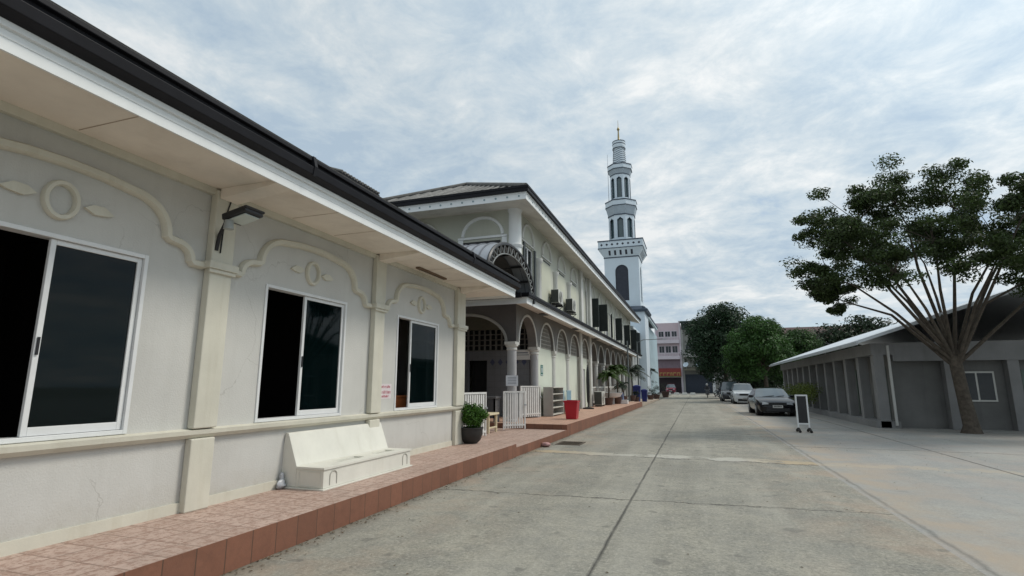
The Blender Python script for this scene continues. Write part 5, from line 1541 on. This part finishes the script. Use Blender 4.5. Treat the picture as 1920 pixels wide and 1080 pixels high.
# utility poles and street light
for (x, y, h, lab) in ((-4.9, 42.0, 5.0, 'slim grey pole rising between the two dark palms'), (-5.0, 50.5, 5.6, 'dark service pole at the far corner of the arcade, carrying the lamp arm')):
    t = thing('service_pole', lab, 'pole', (x, y, .2))
    b = MB(); b.cyl((x, y, 0), (x, y, h), .07, .055, 8); b.build('pole', mat('pole_grey', (0.13, 0.15, 0.15), .7), t, smooth=40)
    if y > 45:
        b = MB(); b.tube([(x, y, h - .1), (x + .6, y, h + .15), (x + 2.4, y + .2, h + .2)], .03, 6); b.build('arm', MATS['pole_grey'], t)
        b = MB(); b.obox((x + 2.5, y + .2, h + .17), (.4, .14, .07)); b.build('lamp_head', steel, t)

# ============================================================ RIGHT PAVILION
pav = thing('pavilion', 'low grey columned pavilion with a thin white metal roof on the right', 'building', (9, 38, 0))
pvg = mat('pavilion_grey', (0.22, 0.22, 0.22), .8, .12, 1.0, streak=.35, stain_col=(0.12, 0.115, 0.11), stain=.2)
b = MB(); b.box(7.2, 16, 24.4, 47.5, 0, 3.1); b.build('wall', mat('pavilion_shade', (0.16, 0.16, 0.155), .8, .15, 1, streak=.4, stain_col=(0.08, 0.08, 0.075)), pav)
b = MB(); b.box(7.2, 16, 24.0, 24.38, 2.5, 3.2); b.build('end_beam', mat('pavilion_grey', (0.17, 0.17, 0.175), .8, .1, 1.0), pav)
for xx in (8.8, 10.7, 12.6, 14.5):
    b = MB(); b.box(xx, xx + .34, 24.02, 24.36, 0, 2.5); b.build('column', MATS['pavilion_grey'], pav, bevel=.01)
for i, xx in enumerate((9.30, 11.2, 13.1)):
    if i == 1:
        b = MB(); b.box(xx, xx + 1.1, 24.36, 24.399, .05, 2.15); d_ = b.build('door', mat('faded_green_door', (0.13, 0.17, 0.15), .6, .2, 3, streak=.4), pav, bevel=.01)
        b = MB(); b.box(xx + .95, xx + .99, 24.33, 24.359, 1.0, 1.12); b.build('handle', steel, d_)
    else:
        b = MB(); b.box(xx, xx + 1.1, 24.35, 24.399, 1.0, 2.1); d_ = b.build('window', white_pt, pav)
        for q in (0, 1):
            b = MB(); b.box(xx + .06 + q * .52, xx + .52 + q * .52, 24.34, 24.349, 1.06, 2.04); b.build('pane', dkglass, d_)
b = MB(); b.cyl((7.05, 23.95, .1), (7.05, 23.95, 3.1), .05, n=8); b.build('downpipe', pvc, pav, smooth=40)
y = 24.6
while y < 46:
    b = MB(); b.box(7.16, 7.199, y + .35, y + 1.35, .26, 2.3); b.build('door', MATS['faded_green_door'], pav); y += 4.1
b = MB(); b.box(5.78, 5.849, 23, 48.3, 3.08, 3.2); b.build('gutter', steel, pav)
y = 24.0
while y < 47.6:
    b = MB(); b.box(6.55, 6.9, y, y + .38, 0, 2.75); b.build('column', pvg, pav, bevel=.01); y += 2.05
b = MB(); b.box(6.5, 7.2, 24, 47.5, 2.751, 3.2); b.build('beam', pvg, pav)
b = MB(); b.prism([(5.85, 3.14), (5.85, 3.25), (11.5, 5.2), (17.1, 3.25), (17.1, 3.14), (11.5, 5.05)], 23, 48.3, lambda u, v, a: (u, a, v)); b.build('roof', mat('white_sheet_roof', (0.62, 0.66, 0.70), .4, .05, 1, metal=.2), pav)
b = MB(); b.box(6.4, 7.2, 24, 47.5, 0, .25); b.build('plinth', pvg, pav)

# signboard stand at the right edge
t = thing('sign_stand', 'upright white framed sign stand with dark panel and black feet at the right edge', 'sign', (3.6, 21, 0))
b = MB()
for dx in (0, .34):
    b.box(3.24 + dx, 3.29 + dx, 20.98, 21.02, .10, 1.22)
b.box(3.24, 3.63, 20.98, 21.02, 1.22, 1.27); b.box(3.29, 3.58, 20.98, 21.02, .26, .31); b.build('frame', alu, t, bevel=.006)
b = MB(); b.box(3.29, 3.58, 20.99, 21.01, .31, 1.22); b.build('panel', black_m, t)
for dx in (0, .34):
    b = MB(); b.tube([(3.265 + dx, 20.70, .04), (3.265 + dx, 21.0, .12), (3.265 + dx, 21.3, .04)], .045, 8); b.build('foot', rubber, t)

# ============================================================ VEHICLES
def car(label, bodym, L=4.6, Wd=1.78, kind='sedan', Hh=1.45, name='sedan'):
    """front of the car at y=0 facing -Y, origin on the ground under the front centre"""
    t = thing(name, label, 'car')
    hw = Wd / 2
    if kind == 'sedan':
        top = [(0, .50), (.06, .66), (.25, .76), (1.0, .88), (1.45, .95), (2.15, Hh - .06), (2.7, Hh), (3.3, Hh - .03), (4.1, 1.08), (4.45, 1.02), (L - .04, .95), (L, .6)]
    else:
        top = [(0, .62), (.05, .86), (.2, .98), (.8, 1.06), (1.25, 1.12), (1.75, Hh - .08), (2.1, Hh), (3.0, Hh), (3.9, Hh - .05), (4.3, Hh - .2), (L - .05, 1.0), (L, .65)]
    belt = [min(z, (.95 if kind == 'sedan' else 1.12)) for _, z in top]
    wdt = [.80, .90, .96, 1, 1, 1, 1, 1, 1, .98, .93, .85]
    gl0, gl1, gl2, gl3 = 4, 5, 7, 8
    rings = []
    for i, (y, z) in enumerate(top):
        w_ = hw * wdt[i]; bz = belt[i]
        gh = max(0, z - bz)
        rw = w_ * (1 - .22 * min(1, gh / .45))
        crown = .03
        rings.append([(w_ * .90, .20), (w_ * .99, .34), (w_ * 1.0, .55 if bz > .6 else bz * .8), (w_ * .985, bz * .86 + .02), (w_ * .95, bz), (rw * .97 + .0, bz + gh * .9 + .001), (rw * .86, z + .012), (rw * .4, z + crown), (0, z + crown + .006)])
    n = len(rings[0])
    bm_, gl, sgl, rgl = MB(), MB(), MB(), MB()
    def V(i, k, s): x, z = rings[i][k]; return (s * x, top[i][0], z)
    for i in range(len(rings) - 1):
        for k in range(n - 1):
            for s in (1, -1):
                q = (V(i, k, s), V(i + 1, k, s), V(i + 1, k + 1, s), V(i, k + 1, s))
                glass = False
                if i in (gl0,) and k >= 5: tgt = gl
                elif i == gl2 and k >= 5 and kind == 'sedan': tgt = rgl
                elif k == 4 and gl0 < i + 1 and i <= gl2: tgt = sgl
                else: tgt = bm_
                tgt.poly(*q)
    for i, e in ((0, 1), (len(rings) - 1, 1)):
        bm_.poly(*[V(i, k, 1) for k in range(n)], *[V(i, k, -1) for k in range(n - 2, -1, -1)])
    for s in (1, -1):
        pass
    bm_.poly(*[V(i, 0, 1) for i in range(len(rings))], *[V(i, 0, -1) for i in range(len(rings) - 1, -1, -1)])
    body = bm_.build('body', bodym, t, smooth=35, merge=True)
    gl.build('windshield', carglass, t, smooth=35, merge=True)
    if rgl.v: rgl.build('rear_window', carglass, t, smooth=35, merge=True)
    sgl.build('side_window', carglass2, t, smooth=35, merge=True)
    for i in (5, 6, 7):
        for s in (1, -1):
            b = MB(); y_ = top[i][0]
            b.add([(s * (rings[i][4][0] + .004), y_ - .03, rings[i][4][1]), (s * (rings[i][4][0] + .004), y_ + .03, rings[i][4][1]), (s * (rings[i][5][0] + .006), y_ + .03, rings[i][5][1]), (s * (rings[i][5][0] + .006), y_ - .03, rings[i][5][1])], [(0, 1, 2, 3)])
            b.build('window_pillar', black_m, t)
    # grille, lamps, plate, bumper intake
    z_h = .66 if kind == 'sedan' else .84
    b = MB(); gwf = .46; b.box(-hw * gwf, hw * gwf, -.015, .06, z_h - .12, z_h + .02)
    for k in range(4): b.box(-hw * .42, hw * .42, -.022, -.015, z_h - .11 + k * .033, z_h - .10 + k * .033)
    b.build('grille', black_m, t)
    b = MB(); b.box(-hw * .62, hw * .62, -.03, .08, .24, .40 if kind == 'sedan' else .44); b.build('lower_intake', black_m, t, bevel=.01)
    b = MB(); b.box(-.24, .24, -.045, -.031, .42, .56); pl = b.build('number_plate', mat('plate_white', (0.6, 0.6, 0.58), .5), t)
    b = MB()
    for k in range(6): b.box(-.19 + k * .065, -.15 + k * .065, -.049, -.046, .46, .53)
    b.build('lettering', black_m, pl)
    for s in (1, -1):
        b = MB()
        b.add([(s * hw * .46, -.02, z_h - .06), (s * hw * .80, .03, z_h - .08), (s * hw * .93, .28, z_h + .01), (s * hw * .90, .26, z_h + .10), (s * hw * .72, .06, z_h + .07), (s * hw * .46, -.02, z_h + .01)], [(0, 1, 2, 3, 4, 5)])
        hl = b.build('headlight', lampm, t)
        b = MB(); b.obox((s * (hw + .10), 1.75, .98 if kind == 'sedan' else 1.14), (.22, .10, .15)); b.build('mirror', bodym if kind == 'sedan' else black_m, t, bevel=.03)
        b = MB(); b.obox((s * hw * .74, L + .0, .82), (.3, .06, .16)); b.build('tail_light', mat('tail_red', (0.3, 0.01, 0.01), .3), t)
        b = MB(); b.obox((s * (hw * .99), 2.35, .78), (.03, .16, .03)); b.obox((s * (hw * .99), 3.25, .78), (.03, .16, .03)); b.build('door_handle', bodym, t)
        for wy in (.88, L - .95):
            rr = .315 if kind == 'sedan' else .345
            b = MB(); b.cyl((s * (hw - .21), wy, rr), (s * (hw + .012), wy, rr), rr, n=24); wh = b.build('wheel', rubber, t, bevel=.02)
            b = MB(); b.cyl((s * (hw + .012), wy, rr), (s * (hw + .022), wy, rr), rr * .62, n=18)
            for k in range(5):
                a = k * 2 * PI / 5
                b.obox((s * (hw + .026), wy + math.cos(a) * rr * .3, rr + math.sin(a) * rr * .3), (.01, .05, rr * .6), rx=-a + PI / 2)
            b.build('rim', steel, wh)
            b = MB(); b.cyl((s * (hw - .30), wy, rr + .02), (s * (hw + .004), wy, rr + .02), rr + .06, n=24); b.build('wheel_arch', black_m, t)
    b = MB(); b.tube([(-.5, 1.42, belt[4] + .02), (.1, 1.5, belt[4] + .08)], .01, 5); b.tube([(.1, 1.42, belt[4] + .02), (.6, 1.5, belt[4] + .08)], .01, 5); b.build('wiper', black_m, t)
    return t
carglass = mat('windscreen', (0.10, 0.13, 0.15), .06, .1, 2, spec=1.0)
carglass2 = mat('car_side_glass', (0.03, 0.035, 0.04), .08, .1, 2, spec=.7)
lampm = mat('headlamp_lens', (0.42, 0.45, 0.48), .12, .1, 6, spec=.9)
cblack = mat('black_car_paint', (0.006, 0.006, 0.008), .12, .1, 2, spec=.3, coat=.12)
cwhite = mat('white_car_paint', (0.55, 0.58, 0.60), .2, .04, 2, spec=.5, coat=.6)
cdark = mat('dark_grey_car_paint', (0.03, 0.035, 0.045), .2, .1, 2, spec=.5, coat=.8)
c1 = car('glossy black sedan parked nearest, beside the pavilion', cblack, L=4.7, Wd=1.86, Hh=1.44)
c1.location = (3.95, 31.0, .01); c1.rotation_euler.z = R(2); c1['group'] = 'cars parked along the right side'
c2 = car('white car parked between the black sedan and the dark off-roader', cwhite, L=4.5, Wd=1.8, kind='suv', Hh=1.72, name='estate_car')
c2.location = (3.86, 49.5, .01); c2['group'] = 'cars parked along the right side'
c3 = car('dark grey off-roader parked beyond the white car', cdark, L=4.7, Wd=1.86, kind='suv', Hh=1.95, name='off_roader')
c3.location = (3.25, 56.8, .01); c3['group'] = 'cars parked along the right side'
c4 = car('maroon red vehicle parked in front of the pink shophouse', mat('maroon_paint', (0.22, 0.03, 0.05), .25, .1, 2, coat=.6), L=4.4, Wd=1.8, kind='suv', Hh=1.8, name='minivan')
c4.location = (-4.6, 106, .01)
c5 = dup(c3, (3.6, 68.5, .01), 0, 'dark off-roader parked farthest down the right side, under the domed tree')
# ---- motorbike with rider
def moto(label, x, y, rider=True, seed=1, rz=0.0, group=None):
    t = thing('motorbike', label, 'motorbike', (0, 0, 0), group)
    for wy in (-.62, .62):
        b = MB(); b.tube([(0, wy + .27 * math.cos(2 * PI * k / 18), .28 + .27 * math.sin(2 * PI * k / 18)) for k in range(19)], .045, 6); b.build('wheel', rubber, t, smooth=50)
    b = MB(); b.obox((0, .25, .62), (.24, .8, .22)); b.obox((0, -.12, .40), (.2, .5, .18)); b.tube([(0, -.62, .28), (0, -.5, .62), (0, -.38, .98)], .05, 8); b.obox((0, -.55, .66), (.3, .12, .4), rx=R(-15)); b.build('body', cdark, t, bevel=.03)
    b = MB(); b.obox((0, .32, .77), (.26, .72, .09)); b.build('seat', rubber, t, bevel=.03)
    b = MB(); b.tube([(-.34, -.28, 1.02), (-.1, -.38, 1.0), (.1, -.38, 1.0), (.34, -.28, 1.02)], .018, 6); b.build('handlebar', steel, t)
    b = MB(); b.cyl((0, -.44, .88), (0, -.52, .87), .08, .09, 12); b.build('headlight', lampm, t)
    for s in (-1, 1):
        b = MB(); b.tube([(s * .26, -.3, 1.02), (s * .36, -.3, 1.2)], .01, 5); b.obox((s * .37, -.3, 1.24), (.1, .02, .07)); b.build('mirror', black_m, t)
    t.location = (x, y, 0); t.rotation_euler.z = rz
    return t
moto('dark motorbike ridden towards the camera beside the domed tree', 1.35, 74.5)
mb2 = moto('dark motorbike parked by the kerb beyond the rider', 2.6, 78, rz=R(15)); 
mb3 = moto('dark motorbike standing in front of the grey shophouse', 3.4, 88, rz=R(70))
def skin_person(label, pts, edges, radii, loc, cloth, head):
    me = bpy.data.meshes.new('body'); me.from_pydata(pts, edges, []); me.update()
    o = bpy.data.objects.new('person', me); COL.objects.link(o)
    md = o.modifiers.new('skin', 'SKIN'); md.use_smooth_shade = True
    for v, r in zip(me.skin_vertices[0].data, radii): v.radius = (r, r)
    me.skin_vertices[0].data[0].use_root = True
    o.modifiers.new('sub', 'SUBSURF').levels = 1
    me.materials.append(cloth); o.location = loc
    tag(o, label, 'person')
    return o
skinm = mat('skin', (0.30, 0.17, 0.11), .6, .05, 5)
shirt = mat('pale_shirt', (0.09, 0.09, 0.10), .8, .1, 5)
P = [(0, .3, .84), (0, .26, 1.1), (0, .2, 1.36), (0, .18, 1.46), (0, .15, 1.60),
     (-.19, .2, 1.36), (-.27, .05, 1.14), (-.32, -.2, 1.05), (.19, .2, 1.36), (.27, .05, 1.14), (.32, -.2, 1.05),
     (-.12, .28, .82), (-.2, -.1, .78), (-.18, -.12, .36), (-.17, -.22, .3), (.12, .28, .82), (.2, -.1, .78), (.18, -.12, .36), (.17, -.22, .3)]
Ed = [(0, 1), (1, 2), (2, 3), (3, 4), (2, 5), (5, 6), (6, 7), (2, 8), (8, 9), (9, 10), (0, 11), (11, 12), (12, 13), (13, 14), (0, 15), (15, 16), (16, 17), (17, 18)]
Ra = [.14, .14, .15, .06, .09, .075, .05, .04, .075, .05, .04, .1, .075, .05, .045, .1, .075, .05, .045]
rd = skin_person('rider in grey clothes and white helmet seated on the motorbike heading this way', P, Ed, Ra, (1.35, 74.5, 0), shirt, None)
b = MB(); blob(b, (0, .14, 1.66), .14, .16, .15, jit=0, n=16, m=10); hm = b.build('helmet', mat('helmet_white', (0.7, 0.7, 0.7), .25), None, smooth=60, loc=(0, 0, 0)); hm.parent = rd
b = MB(); blob(b, (0, .045, 1.62), .09, .05, .08, jit=0, n=12, m=8); fc = b.build('face', skinm, None, smooth=60, loc=(0, 0, 0)); fc.parent = rd
